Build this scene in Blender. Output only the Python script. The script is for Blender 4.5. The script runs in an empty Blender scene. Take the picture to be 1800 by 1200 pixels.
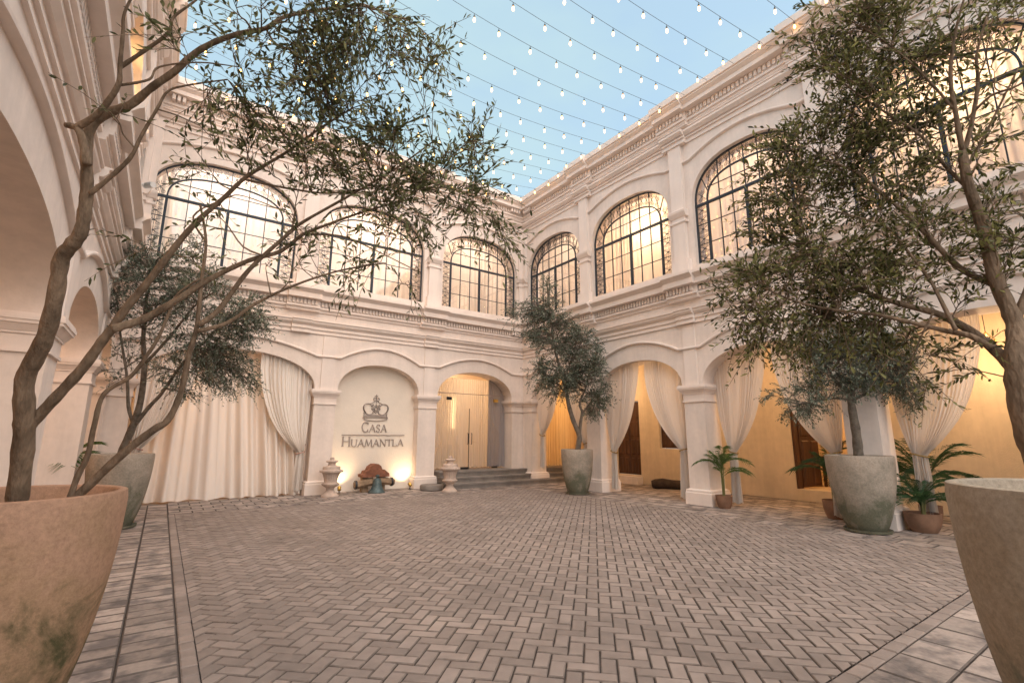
import bpy, bmesh, math, random
import numpy as np
from mathutils import Vector, Matrix
from math import sin, cos, pi, radians
random.seed(7)
S = bpy.context.scene
# ------------------------------------------------------------------ camera
F_PX, YAW, PITCH, ROLL, EYE = 846.35, radians(35.4696), radians(11.1563), radians(0.2821), 1.5
fwd = Vector((sin(YAW) * cos(PITCH), cos(YAW) * cos(PITCH), sin(PITCH)))
right0 = Vector((cos(YAW), -sin(YAW), 0)); up0 = right0.cross(fwd)
right = cos(ROLL) * right0 + sin(ROLL) * up0; up = -sin(ROLL) * right0 + cos(ROLL) * up0
cam = bpy.data.cameras.new('camera'); cam_o = bpy.data.objects.new('camera', cam)
S.collection.objects.link(cam_o); S.camera = cam_o
cam.sensor_width = 36; cam.lens = F_PX / 1800 * 36; cam.clip_start = .05; cam.clip_end = 500
cam_o.matrix_world = Matrix(((right.x, up.x, -fwd.x, 0), (right.y, up.y, -fwd.y, 0), (right.z, up.z, -fwd.z, EYE), (0, 0, 0, 1)))
def P(px, py, dep):
    "a point seen at photo pixel (px,py), dep metres in front of the camera"
    return Vector((0, 0, EYE)) + (fwd + right * ((px - 900) / F_PX) + up * ((600 - py) / F_PX)) * dep
# ------------------------------------------------------------------ sky, sun, exposure
SUN_EL, SUN_AZ = radians(56), radians(180)      # azimuth clockwise from +Y: the bright dusk sky behind the camera
w = bpy.data.worlds.new('World'); S.world = w; w.use_nodes = True
nt = w.node_tree; N = nt.nodes; L = nt.links; N.clear()
out = N.new('ShaderNodeOutputWorld'); bg = N.new('ShaderNodeBackground'); bg.inputs[1].default_value = .10
sky = N.new('ShaderNodeTexSky'); sky.sky_type = 'NISHITA'; sky.sun_disc = False
sky.sun_elevation = SUN_EL; sky.sun_rotation = SUN_AZ; sky.air_density = 1.0; sky.dust_density = 1.4; sky.ozone_density = 1.2
tc = N.new('ShaderNodeTexCoord'); mp = N.new('ShaderNodeMapping'); mp.inputs['Scale'].default_value = (1.2, 1.2, 3.0)
mp.inputs['Location'].default_value = (.4, .2, 0)
nz = N.new('ShaderNodeTexNoise'); nz.inputs['Scale'].default_value = 2.2; nz.inputs['Detail'].default_value = 5; nz.inputs['Roughness'].default_value = .5
cr = N.new('ShaderNodeValToRGB'); cr.color_ramp.elements[0].position = .38; cr.color_ramp.elements[1].position = .78
cr.color_ramp.elements[0].color = (.60, .60, .60, 1); cr.color_ramp.elements[1].color = (1, 1, 1, 1)
mx = N.new('ShaderNodeMix'); mx.data_type = 'RGBA'; mx.inputs[7].default_value = (1.74, 2.36, 2.44, 1)
L.new(tc.outputs['Generated'], mp.inputs[0]); L.new(mp.outputs[0], nz.inputs[0]); L.new(nz.outputs[0], cr.inputs[0])
L.new(cr.outputs[0], mx.inputs[0]); L.new(sky.outputs[0], mx.inputs[6]); L.new(mx.outputs[2], bg.inputs[0]); L.new(bg.outputs[0], out.inputs[0])
sun = bpy.data.lights.new('sun', 'SUN'); sun.energy = 1.15; sun.angle = radians(95); sun.color = (1, .785, .625)
so = bpy.data.objects.new('sun', sun); S.collection.objects.link(so)
sd = Vector((sin(SUN_AZ) * cos(SUN_EL), cos(SUN_AZ) * cos(SUN_EL), sin(SUN_EL)))
so.rotation_euler = (-sd).to_track_quat('-Z', 'Y').to_euler()
vs = S.view_settings; vs.view_transform = 'Standard'; vs.look = 'None'; vs.gamma = 1; vs.exposure = 1.80
cy = S.cycles
cy.use_denoising = True; cy.max_bounces = 8; cy.diffuse_bounces = 4; cy.transparent_max_bounces = 12; cy.glossy_bounces = 3
cy.sample_clamp_indirect = 4; cy.caustics_reflective = False; cy.caustics_refractive = False
# ------------------------------------------------------------------ materials
def mat(name, col, rough=.8, var=.0, scale=3, bump=0, bscale=60, metal=0, col2=None, trans=0, emit=0, emcol=None, island=0, detail=6, spec=.3, stretch=None, ramp=(.35, .65), micro=0, streak=0, icol=None):
    m = bpy.data.materials.new(name); m.use_nodes = True
    n = m.node_tree.nodes; l = m.node_tree.links; n.clear()
    o = n.new('ShaderNodeOutputMaterial'); b = n.new('ShaderNodeBsdfPrincipled')
    b.inputs['Roughness'].default_value = rough; b.inputs['Metallic'].default_value = metal; b.inputs['Specular IOR Level'].default_value = spec
    b.inputs['Base Color'].default_value = (*col, 1)
    t = n.new('ShaderNodeTexCoord'); src = t.outputs['Object']
    if stretch:
        mpp = n.new('ShaderNodeMapping'); mpp.inputs['Scale'].default_value = stretch; l.new(src, mpp.inputs[0]); src = mpp.outputs[0]
    cur = None
    if var or col2:
        z = n.new('ShaderNodeTexNoise'); z.inputs['Scale'].default_value = scale; z.inputs['Detail'].default_value = detail; z.inputs['Roughness'].default_value = .62
        l.new(src, z.inputs[0])
        c2 = col2 or tuple(c * (1 - var) for c in col)
        r = n.new('ShaderNodeValToRGB'); r.color_ramp.elements[0].position = ramp[0]; r.color_ramp.elements[1].position = ramp[1]
        r.color_ramp.elements[0].color = (*c2, 1); r.color_ramp.elements[1].color = (*col, 1)
        l.new(z.outputs[0], r.inputs[0]); cur = r.outputs[0]
    if micro:
        z2 = n.new('ShaderNodeTexNoise'); z2.inputs['Scale'].default_value = scale * 9; z2.inputs['Detail'].default_value = 5
        l.new(src, z2.inputs[0])
        mr2 = n.new('ShaderNodeMapRange'); mr2.inputs[1].default_value = .25; mr2.inputs[2].default_value = .75; mr2.inputs[3].default_value = 1 - micro; mr2.inputs[4].default_value = 1 + micro * .6
        l.new(z2.outputs[0], mr2.inputs[0])
        hm = n.new('ShaderNodeMix'); hm.data_type = 'RGBA'; hm.blend_type = 'MULTIPLY'; hm.inputs[0].default_value = 1
        if cur: l.new(cur, hm.inputs[6])
        else: hm.inputs[6].default_value = (*col, 1)
        l.new(mr2.outputs[0], hm.inputs[7]); cur = hm.outputs[2]
    if streak:
        ms_ = n.new('ShaderNodeMapping'); ms_.inputs['Scale'].default_value = (2.6, 2.6, .22); l.new(t.outputs['Object'], ms_.inputs[0])
        z3 = n.new('ShaderNodeTexNoise'); z3.inputs['Scale'].default_value = 1.6; z3.inputs['Detail'].default_value = 7; z3.inputs['Roughness'].default_value = .7; l.new(ms_.outputs[0], z3.inputs[0])
        mr3 = n.new('ShaderNodeMapRange'); mr3.inputs[1].default_value = .38; mr3.inputs[2].default_value = .6; mr3.inputs[3].default_value = 1 - streak; mr3.inputs[4].default_value = 1; l.new(z3.outputs[0], mr3.inputs[0])
        hm = n.new('ShaderNodeMix'); hm.data_type = 'RGBA'; hm.blend_type = 'MULTIPLY'; hm.inputs[0].default_value = 1
        l.new(cur, hm.inputs[6]); l.new(mr3.outputs[0], hm.inputs[7]); cur = hm.outputs[2]
    if icol:
        g = n.new('ShaderNodeNewGeometry'); pw = n.new('ShaderNodeMath'); pw.operation = 'POWER'; pw.inputs[1].default_value = 1.7; l.new(g.outputs['Random Per Island'], pw.inputs[0])
        hm = n.new('ShaderNodeMix'); hm.data_type = 'RGBA'; hm.inputs[6].default_value = (*col, 1); hm.inputs[7].default_value = (*icol, 1); l.new(pw.outputs[0], hm.inputs[0]); cur = hm.outputs[2]
    if island:
        g = n.new('ShaderNodeNewGeometry'); mr = n.new('ShaderNodeMapRange')
        mr.inputs[3].default_value = 1 - island; mr.inputs[4].default_value = 1 + island * .55
        l.new(g.outputs['Random Per Island'], mr.inputs[0])
        hm = n.new('ShaderNodeMix'); hm.data_type = 'RGBA'; hm.blend_type = 'MULTIPLY'; hm.inputs[0].default_value = 1
        if cur: l.new(cur, hm.inputs[6])
        else: hm.inputs[6].default_value = (*col, 1)
        l.new(mr.outputs[0], hm.inputs[7]); cur = hm.outputs[2]
    if cur: l.new(cur, b.inputs['Base Color'])
    if bump:
        z = n.new('ShaderNodeTexNoise'); z.inputs['Scale'].default_value = bscale; z.inputs['Detail'].default_value = 4
        l.new(src, z.inputs[0]); bp = n.new('ShaderNodeBump'); bp.inputs['Strength'].default_value = bump; bp.inputs['Distance'].default_value = .02
        l.new(z.outputs[0], bp.inputs['Height']); l.new(bp.outputs[0], b.inputs['Normal'])
    if emit:
        b.inputs['Emission Color'].default_value = (*(emcol or col), 1); b.inputs['Emission Strength'].default_value = emit
    if trans:
        tr = n.new('ShaderNodeBsdfTranslucent'); tr.inputs[0].default_value = (*col, 1)
        if cur: l.new(cur, tr.inputs[0])
        ms = n.new('ShaderNodeMixShader'); ms.inputs[0].default_value = trans
        l.new(b.outputs[0], ms.inputs[1]); l.new(tr.outputs[0], ms.inputs[2]); l.new(ms.outputs[0], o.inputs[0])
    else: l.new(b.outputs[0], o.inputs[0])
    return m
M = {}
M['stucco'] = mat('cream_stucco', (.85, .742, .672), .88, var=.11, scale=1.1, bump=.14, bscale=14, micro=.05, streak=.075)
M['trim'] = mat('cream_trim', (.86, .752, .685), .85, streak=.06, var=.07, scale=1.6, bump=.06, bscale=20)
M['inner'] = mat('ochre_wall', (.79, .645, .475), .9, streak=.10, var=.14, scale=.8, bump=.35, bscale=45, micro=.06)
M['innerL'] = mat('beige_wall', (.80, .69, .57), .9, streak=.06, var=.1, scale=.9, bump=.2, bscale=40)
M['niche'] = mat('niche_plaster', (.82, .73, .63), .9, var=.08, scale=1.5, bump=.15, bscale=30)
M['iron'] = mat('blue_black_iron', (.035, .047, .062), .5, metal=.3)
M['steel'] = mat('dark_steel', (.05, .05, .055), .4, metal=.8)
M['brass'] = mat('brass', (.55, .36, .10), .35, metal=1)
M['mortar'] = mat('joint_sand', (.062, .052, .046), .95, var=.3, scale=8, bump=.4, bscale=120)
M['brick'] = mat('paver_clay', (.325, .268, .238), .8, var=.32, scale=.8, bump=.30, bscale=90, island=.20, micro=.16, detail=8, ramp=(.3, .7))
M['tile'] = mat('paver_tile', (.37, .31, .275), .75, scale=4, bump=.25, bscale=70, island=.34, micro=.14, col2=(.155, .135, .13), detail=3, ramp=(.36, .56))
M['brick_edge'] = mat('paver_worn_edge', (.245, .20, .175), .9, var=.4, scale=9, bump=.3, bscale=80)
M['tile_edge'] = mat('stained_tile_edge', (.15, .125, .112), .9, var=.3, scale=12, bump=.3, bscale=80)
M['step'] = mat('grey_stone_step', (.28, .245, .22), .75, var=.35, scale=2.5, bump=.3, bscale=50)
M['ground'] = mat('ground_earth', (.22, .18, .15), .95, var=.2, scale=2)
M['curtain'] = mat('cream_curtain', (.84, .775, .72), .85, trans=.30, bump=.05, bscale=200, spec=.1)
M['curtain_thick'] = mat('blush_curtain', (.90, .83, .77), .85, trans=.13, bump=.05, bscale=200, spec=.1)
M['sheer'] = mat('sheer_curtain', (.86, .80, .73), .9, trans=.62, spec=.1)
M['sheer_amber'] = mat('sheer_voile', (.80, .64, .42), .9, trans=.55, spec=.1)
M['grey_cloth'] = mat('grey_voile', (.36, .34, .36), .9, trans=.15, spec=.1)
M['bark'] = mat('olive_bark', (.29, .205, .14), .9, col2=(.13, .09, .06), scale=9, bump=.9, bscale=40, stretch=(1, 1, .35), micro=.3)
M['bark_far'] = mat('olive_bark_grey', (.24, .20, .16), .9, col2=(.12, .10, .08), scale=12, bump=.5, bscale=60)
M['leaf'] = mat('olive_leaf', (.085, .098, .036), .5, icol=(.29, .30, .15), trans=.40, island=.45, spec=.35)
M['leafR'] = mat('olive_leaf_warm', (.085, .095, .030), .5, icol=(.29, .28, .11), trans=.42, island=.5, spec=.35)
M['leaf_far'] = mat('olive_leaf_grey', (.10, .14, .095), .6, icol=(.28, .32, .25), trans=.25, island=.45, spec=.3)
M['fruit'] = mat('olive_fruit', (.02, .018, .025), .35, spec=.5)
M['palm'] = mat('palm_leaf', (.10, .17, .045), .5, trans=.25, island=.35, spec=.4)
M['palm_dark'] = mat('palm_leaf_dark', (.045, .10, .035), .5, trans=.2, island=.35, spec=.4)
M['palm_stem'] = mat('palm_stem', (.20, .20, .08), .6, var=.3, scale=20)
M['soil'] = mat('potting_soil', (.05, .038, .028), .95, bump=.8, bscale=60)
M['terracotta'] = mat('terracotta', (.30, .17, .11), .8, var=.3, scale=5, bump=.15)
M['urnstone'] = mat('carved_stone', (.60, .48, .41), .85, var=.25, scale=7, bump=.3, bscale=60, micro=.12)
M['wood'] = mat('dark_door_wood', (.12, .058, .032), .6, var=.45, scale=6, bump=.3, bscale=30, stretch=(1, 1, .2))
M['logwood'] = mat('weathered_log', (.36, .245, .155), .8, var=.4, scale=10, bump=.4, bscale=40)
M['redwood'] = mat('red_yoke_wood', (.30, .125, .075), .8, var=.45, scale=9, bump=.6, bscale=50)
M['bronze'] = mat('verdigris_bronze', (.13, .17, .17), .55, col2=(.06, .09, .10), scale=12, metal=.4, bump=.2)
M['signmetal'] = mat('sign_grey_metal', (.36, .30, .27), .6)
M['cable'] = mat('grey_cable', (.07, .08, .09), .6)
M['bulb'] = mat('warm_bulb', (1, .8, .5), .4, emit=2.4, emcol=(1, .47, .11))
M['lampbulb'] = mat('lamp_bulb', (1, .8, .5), .4, emit=60, emcol=(1, .62, .28))
M['strip'] = mat('light_strip', (1, .8, .5), .4, emit=1.5, emcol=(1, .68, .34))
M['white'] = mat('white_plastic', (.75, .75, .75), .4)
M['rock'] = mat('dark_lava_rock', (.07, .05, .04), .95, var=.4, scale=6, bump=1, bscale=25)
M['rope'] = mat('gold_cord', (.32, .21, .08), .7, bump=.3, bscale=200)
M['tassel'] = mat('pink_tassel', (.45, .27, .22), .8)
def pot_mat(name, c_top, c_mid, c_low, h):
    m = bpy.data.materials.new(name); m.use_nodes = True; n = m.node_tree.nodes; l = m.node_tree.links; n.clear()
    o = n.new('ShaderNodeOutputMaterial'); b = n.new('ShaderNodeBsdfPrincipled'); b.inputs['Roughness'].default_value = .85; b.inputs['Specular IOR Level'].default_value = .2
    t = n.new('ShaderNodeTexCoord'); sx = n.new('ShaderNodeSeparateXYZ'); l.new(t.outputs['Object'], sx.inputs[0])
    z = n.new('ShaderNodeTexNoise'); z.inputs['Scale'].default_value = 2.6; z.inputs['Detail'].default_value = 9; z.inputs['Roughness'].default_value = .68; z.inputs['Distortion'].default_value = .6
    l.new(t.outputs['Object'], z.inputs[0])
    a = n.new('ShaderNodeMath'); a.operation = 'MULTIPLY_ADD'; a.inputs[1].default_value = 1.5; l.new(z.outputs[0], a.inputs[0])
    d = n.new('ShaderNodeMath'); d.operation = 'MULTIPLY_ADD'; d.inputs[1].default_value = .62 / h; d.inputs[2].default_value = -.62; l.new(sx.outputs[2], d.inputs[0]); l.new(d.outputs[0], a.inputs[2])
    r = n.new('ShaderNodeValToRGB'); r.color_ramp.elements[0].position = .22; r.color_ramp.elements[0].color = (*c_low, 1)
    r.color_ramp.elements[1].position = .78; r.color_ramp.elements[1].color = (*c_top, 1)
    e = r.color_ramp.elements.new(.45); e.color = (*c_mid, 1)
    l.new(a.outputs[0], r.inputs[0])
    z2 = n.new('ShaderNodeTexNoise'); z2.inputs['Scale'].default_value = 38; z2.inputs['Detail'].default_value = 9; z2.inputs['Roughness'].default_value = .75; l.new(t.outputs['Object'], z2.inputs[0])
    mr = n.new('ShaderNodeMapRange'); mr.inputs[1].default_value = .3; mr.inputs[2].default_value = .7; mr.inputs[3].default_value = .72; mr.inputs[4].default_value = 1.22; l.new(z2.outputs[0], mr.inputs[0])
    mm = n.new('ShaderNodeMix'); mm.data_type = 'RGBA'; mm.blend_type = 'MULTIPLY'; mm.inputs[0].default_value = 1; l.new(r.outputs[0], mm.inputs[6]); l.new(mr.outputs[0], mm.inputs[7])
    l.new(mm.outputs[2], b.inputs[0])
    bp = n.new('ShaderNodeBump'); bp.inputs['Strength'].default_value = .3; bp.inputs['Distance'].default_value = .02; l.new(z2.outputs[0], bp.inputs['Height']); l.new(bp.outputs[0], b.inputs['Normal'])
    l.new(b.outputs[0], o.inputs[0]); return m
M['pot_terra'] = pot_mat('planter_terracotta_mossy', (.42, .26, .178), (.35, .225, .14), (.085, .078, .038), 1.2)
M['pot_grey'] = pot_mat('planter_grey_weathered', (.40, .34, .28), (.27, .24, .195), (.135, .135, .095), 1.2)
M['pot_sand'] = pot_mat('planter_sand_grey', (.37, .315, .25), (.32, .26, .19), (.14, .14, .105), 1.3)
def glass_mat():
    m = bpy.data.materials.new('window_glass'); m.use_nodes = True; n = m.node_tree.nodes; l = m.node_tree.links; n.clear()
    o = n.new('ShaderNodeOutputMaterial'); t = n.new('ShaderNodeBsdfTransparent'); g = n.new('ShaderNodeBsdfGlossy'); g.inputs['Roughness'].default_value = .02
    fr = n.new('ShaderNodeLayerWeight'); fr.inputs[0].default_value = .12; a = n.new('ShaderNodeMath'); a.operation = 'MULTIPLY_ADD'; a.inputs[1].default_value = .9; a.inputs[2].default_value = .13; a.use_clamp = True
    ms = n.new('ShaderNodeMixShader'); l.new(fr.outputs['Facing'], a.inputs[0]); l.new(a.outputs[0], ms.inputs[0]); l.new(t.outputs[0], ms.inputs[1]); l.new(g.outputs[0], ms.inputs[2]); l.new(ms.outputs[0], o.inputs[0])
    return m
M['glass'] = glass_mat()
# ------------------------------------------------------------------ mesh helpers
def identity(a, b, c): return (a, b, c)
BASE = {}
class MB:
    def __init__(s, T=identity): s.v = []; s.f = []; s.T = T
    def add(s, vs, fs):
        n = len(s.v); s.v += [s.T(*p) for p in vs]; s.f += [tuple(i + n for i in q) for q in fs]
    def box(s, a0, a1, b0, b1, c0, c1):
        s.add([(a, b, c) for a in (a0, a1) for b in (b0, b1) for c in (c0, c1)], [(0, 1, 3, 2), (4, 6, 7, 5), (0, 4, 5, 1), (2, 3, 7, 6), (0, 2, 6, 4), (1, 5, 7, 3)])
    def prof(s, u0, u1, pts, m0=0, m1=0, off=0):
        "profile [(d,z)] swept along u; m: mitre factor at each end"
        n = len(pts)
        a = [(u0 + m0 * (d + off), d + off if d > -.01 else d, z) for d, z in pts]; b = [(u1 - m1 * (d + off), d + off if d > -.01 else d, z) for d, z in pts]
        s.add(a + b, [(i, (i + 1) % n, n + (i + 1) % n, n + i) for i in range(n)] + [tuple(range(n))[::-1], tuple(range(n, 2 * n))])
    def tube(s, pts, rad, n=8, cap=True):
        pts = [Vector(p) for p in pts]; k = len(pts)
        if not hasattr(rad, '__len__'): rad = [rad] * k
        vs = []; ref = None
        for i, p in enumerate(pts):
            t = (pts[min(i + 1, k - 1)] - pts[max(i - 1, 0)])
            if t.length < 1e-9: t = Vector((0, 0, 1))
            t.normalize()
            if ref is None: ref = t.orthogonal().normalized()
            ref = (ref - t * ref.dot(t)); ref = ref.normalized() if ref.length > 1e-6 else t.orthogonal().normalized()
            q = t.cross(ref)
            vs += [tuple(p + (ref * cos(2 * pi * j / n) + q * sin(2 * pi * j / n)) * rad[i]) for j in range(n)]
        fs = [(i * n + j, i * n + (j + 1) % n, (i + 1) * n + (j + 1) % n, (i + 1) * n + j) for i in range(k - 1) for j in range(n)]
        if cap: fs += [tuple(range(n))[::-1], tuple(range((k - 1) * n, k * n))]
        s.add(vs, fs)
    def lathe(s, prof, n=32, c=(0, 0, 0), mod=None, closed=False):
        k = len(prof); vs = []
        for i, (r, z) in enumerate(prof):
            for j in range(n):
                a = 2 * pi * j / n; rr = r * (mod(i, a) if mod else 1); vs.append((c[0] + rr * cos(a), c[1] + rr * sin(a), c[2] + z))
        fs = [(i * n + j, i * n + (j + 1) % n, (i + 1) * n + (j + 1) % n, (i + 1) * n + j) for i in range(k - 1) for j in range(n)]
        fs += [tuple(range(n))[::-1], tuple(range((k - 1) * n, k * n))]
        s.add(vs, fs)
    def build(s, name, m, parent=None, smooth=40, loc=None, fix=True, **kw):
        me = bpy.data.meshes.new(name)
        o = bpy.data.objects.new(name, me); S.collection.objects.link(o)
        if parent is not None: base = BASE[parent]; o.parent = parent
        else: base = Vector(loc or (0, 0, 0)); o.location = base
        BASE[o] = base
        v = np.array(s.v, dtype=float) - np.array(base)
        me.from_pydata(v.tolist(), [], s.f)
        if fix:
            bm = bmesh.new(); bm.from_mesh(me); bmesh.ops.recalc_face_normals(bm, faces=bm.faces); bm.to_mesh(me); bm.free()
        me.materials.append(M[m] if isinstance(m, str) else m)
        if smooth: me.shade_smooth(); me.set_sharp_from_angle(angle=radians(smooth))
        for k_, x in kw.items(): o[k_] = x
        return o
def thing(name, loc, label, cat, group=None):
    o = bpy.data.objects.new(name, None); S.collection.objects.link(o); o.location = loc; o.empty_display_size = .2
    BASE[o] = Vector(loc); o['label'] = label; o['category'] = cat
    if group: o['group'] = group
    return o
def light(name, loc, e, col=(1, .62, .30), r=.12, spot=None, aim=None):
    l = bpy.data.lights.new(name, 'SPOT' if spot else 'POINT'); l.energy = e; l.color = col; l.shadow_soft_size = r
    o = bpy.data.objects.new(name, l); S.collection.objects.link(o); o.location = loc
    if spot: l.spot_size = radians(spot); l.spot_blend = .8; o.rotation_euler = (Vector(aim) - Vector(loc)).to_track_quat('-Z', 'Y').to_euler()
    return o
# ------------------------------------------------------------------ ground
XL, XR, YB, D = -1.05, 10.1, 13.5, .65
g = MB(); g.box(-60, 70, -60, 70, -.30, -.018); g.build('ground', 'ground', None, kind='structure')
g = MB(); g.box(-1.3, 12.9, -2.5, 13.6, -.024, -.013); g.build('paving_bed', 'mortar', None, kind='structure')
FX0, FX1, FY0, FY1 = .38, 8.95, 1.60, 11.75
def herringbone():
    Lb, gap = .112, .0050; a = radians(45); ca, sa = cos(a), sin(a)
    vs = []; fs = []
    R = 90
    rnd = random.Random(3)
    for i in range(-R, 2 * R):
        for j in range(-R, R):
            k = (i - j) % 4
            if k == 0: x0, y0, x1, y1 = i, j, i + 2, j + 1
            elif k == 3: x0, y0, x1, y1 = i, j, i + 1, j + 2
            else: continue
            cx, cyy = (x0 + x1) / 2 * Lb, (y0 + y1) / 2 * Lb
            wx = cx * ca - cyy * sa + 1; wy = cx * sa + cyy * ca + 1
            if not (FX0 - .12 < wx < FX1 + .12 and FY0 - .12 < wy < FY1 + .12): continue
            x0, x1, y0, y1 = x0 * Lb + gap, x1 * Lb - gap, y0 * Lb + gap, y1 * Lb - gap
            h = rnd.uniform(-.0035, .0015) - (.004 if rnd.random() < .06 else 0); tx, ty = rnd.uniform(-.012, .012), rnd.uniform(-.012, .012); c = .007
            base = len(vs)
            for (xa, xb, ya, yb, z, ti) in ((x0, x1, y0, y1, -.017, 0), (x0, x1, y0, y1, h - .006, 1), (x0 + c, x1 - c, y0 + c, y1 - c, h, 1)):
                for (x, y) in ((xa, ya), (xb, ya), (xb, yb), (xa, yb)):
                    vs.append((x * ca - y * sa + 1, x * sa + y * ca + 1, z + ti * ((x - cx) * tx + (y - cyy) * ty)))
            for q in (0, 4):
                fs += [tuple(base + t for t in (q + e, q + (e + 1) % 4, q + 4 + (e + 1) % 4, q + 4 + e)) for e in range(4)]
            fs.append(tuple(base + t for t in (8, 9, 10, 11)))
    me = bpy.data.meshes.new('tmp'); me.from_pydata(vs, [], fs); me.polygons.foreach_set('material_index', [0 if i % 9 == 8 else 1 for i in range(len(fs))]); bm = bmesh.new(); bm.from_mesh(me)
    for co, no in (((FX0, 0, 0), (-1, 0, 0)), ((FX1, 0, 0), (1, 0, 0)), ((0, FY0, 0), (0, -1, 0)), ((0, FY1, 0), (0, 1, 0))):
        bmesh.ops.bisect_plane(bm, geom=bm.verts[:] + bm.edges[:] + bm.faces[:], plane_co=co, plane_no=no, clear_outer=True)
    me2 = bpy.data.meshes.new('herringbone_paving'); bm.to_mesh(me2); bm.free()
    o = bpy.data.objects.new('herringbone_paving', me2); S.collection.objects.link(o); me2.materials.append(M['brick']); me2.materials.append(M['brick_edge']); o['kind'] = 'structure'
herringbone()
def slab(vs, fs, x0, x1, y0, y1, rnd, c=.009, gap=.005, hz=.0):
    h = rnd.uniform(-.003, .001) + hz; x0 += gap; x1 -= gap; y0 += gap; y1 -= gap; b = len(vs)
    if x1 - x0 < 3 * c or y1 - y0 < 3 * c: return
    t0 = rnd.uniform(-.0015, .0015); t1 = rnd.uniform(-.0015, .0015)
    for (e, z) in ((0, -.017), (0, h - .007), (c, h)):
        for k, (x, y) in enumerate(((x0 + e, y0 + e), (x1 - e, y0 + e), (x1 - e, y1 - e), (x0 + e, y1 - e))): vs.append((x, y, z + (t0 if k in (0, 1) else t1)))
    for q in (0, 4): fs += [tuple(b + t for t in (q + e, q + (e + 1) % 4, q + 4 + (e + 1) % 4, q + 4 + e)) for e in range(4)]
    fs.append((b + 8, b + 9, b + 10, b + 11))
rn = random.Random(5)
vs, fs = [], []
bw = .108
def run_y(x0, x1, y0, y1, ln, off=0):
    y = y0 + off
    if off: slab(vs, fs, x0, x1, y0, y, rn)
    while y < y1 - 1e-6: slab(vs, fs, x0, x1, y, min(y + ln, y1), rn); y += ln
def run_x(y0, y1, x0, x1, ln, off=0):
    x = x0 + off
    if off: slab(vs, fs, x0, x, y0, y1, rn)
    while x < x1 - 1e-6: slab(vs, fs, x, min(x + ln, x1), y0, y1, rn); x += ln
run_y(FX0 - bw, FX0, FY0 - bw, FY1, .155); run_x(FY0 - bw, FY0, FX0, FX1, .215)
me = bpy.data.meshes.new('border_course'); me.from_pydata(vs, [], fs); o = bpy.data.objects.new('border_course', me); S.collection.objects.link(o); me.materials.append(M['brick']); o['kind'] = 'structure'
vs, fs = [], []
x = FX0 - bw
while x > -1.2: run_y(x - .345, x, -2.2, YB - .02, .2, 0); x -= .345
x = FX1
k = 0
while x < 12.85: run_y(x, min(x + .345, 12.88), -2.2, 13.5, .42, .14 * (k % 3) or 0); x += .345; k += 1
y = FY1; k = 0
while y < 13.7: run_x(y, y + .30, FX0 - bw, FX1, .40, .2 * (k % 2)); y += .30; k += 1
y = FY0 - bw
while y > -2.1: run_x(y - .34, y, FX0 - bw, FX1, .42, 0); y -= .34
me = bpy.data.meshes.new('walkway_tiles'); me.from_pydata(vs, [], fs); o = bpy.data.objects.new('walkway_tiles', me); S.collection.objects.link(o); me.materials.append(M['tile']); me.materials.append(M['tile_edge']); me.polygons.foreach_set('material_index', [0 if i % 9 == 8 else 1 for i in range(len(fs))]); o['kind'] = 'structure'
# ------------------------------------------------------------------ arcade walls
def superarch(u0, u1, zs, za, n=2.3, k=28):
    c, h = (u0 + u1) / 2, (u1 - u0) / 2; pts = []
    for i in range(k + 1):
        th = pi - pi * i / k; cs, sn = cos(th), sin(th)
        pts.append((c + h * math.copysign(abs(cs) ** (2 / n), cs), zs + (za - zs) * abs(sn) ** (2 / n)))
    return pts
def arch_panel(mb, u0, u1, zs, za, zt, d0, d1, n=2.3):
    pts = superarch(u0, u1, zs, za, n)
    k = len(pts); vs = []
    for (u, z) in pts: vs += [(u, d0, z), (u, d0, zt), (u, d1, z), (u, d1, zt)]
    fs = []
    for i in range(k - 1):
        a, b = 4 * i, 4 * i + 4
        fs += [(a, b, b + 1, a + 1), (a + 2, a + 3, b + 3, b + 2), (a, a + 2, b + 2, b), (a + 1, b + 1, b + 3, a + 3)]
    mb.add(vs, fs)
def smooth_pts(p, k=6):
    out_ = []; n = len(p)
    for i in range(n - 1):
        p0, p1, p2, p3 = [np.array(p[max(0, min(n - 1, j))], float) for j in (i - 1, i, i + 1, i + 2)]
        for t in range(k):
            t /= k; out_.append(tuple(.5 * ((2 * p1) + (p2 - p0) * t + (2 * p0 - 5 * p1 + 4 * p2 - p3) * t * t + (3 * p1 - p0 - 3 * p2 + p3) * t ** 3)))
    out_.append(tuple(p[-1])); return out_
Z_CAP, Z_SILL, Z_SPR, Z_AP = 2.72, 5.62, 7.18, 8.28
def sweep_uz(mb, path, prof):
    "profile [(n,d)] (n = offset normal to the path in the wall plane) along a path of (u,z)"
    k = len(path); m = len(prof); vs = []
    for i in range(k):
        a = np.array(path[min(i + 1, k - 1)]) - np.array(path[max(i - 1, 0)]); a = a / (np.linalg.norm(a) + 1e-9); nx, nz_ = -a[1], a[0]
        for (q, d) in prof: vs.append((path[i][0] + nx * q, d, path[i][1] + nz_ * q))
    fs = [(i * m + j, i * m + (j + 1) % m, (i + 1) * m + (j + 1) % m, (i + 1) * m + j) for i in range(k - 1) for j in range(m)]
    fs += [tuple(range(m))[::-1], tuple(range((k - 1) * m, k * m))]
    mb.add(vs, fs)
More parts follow.
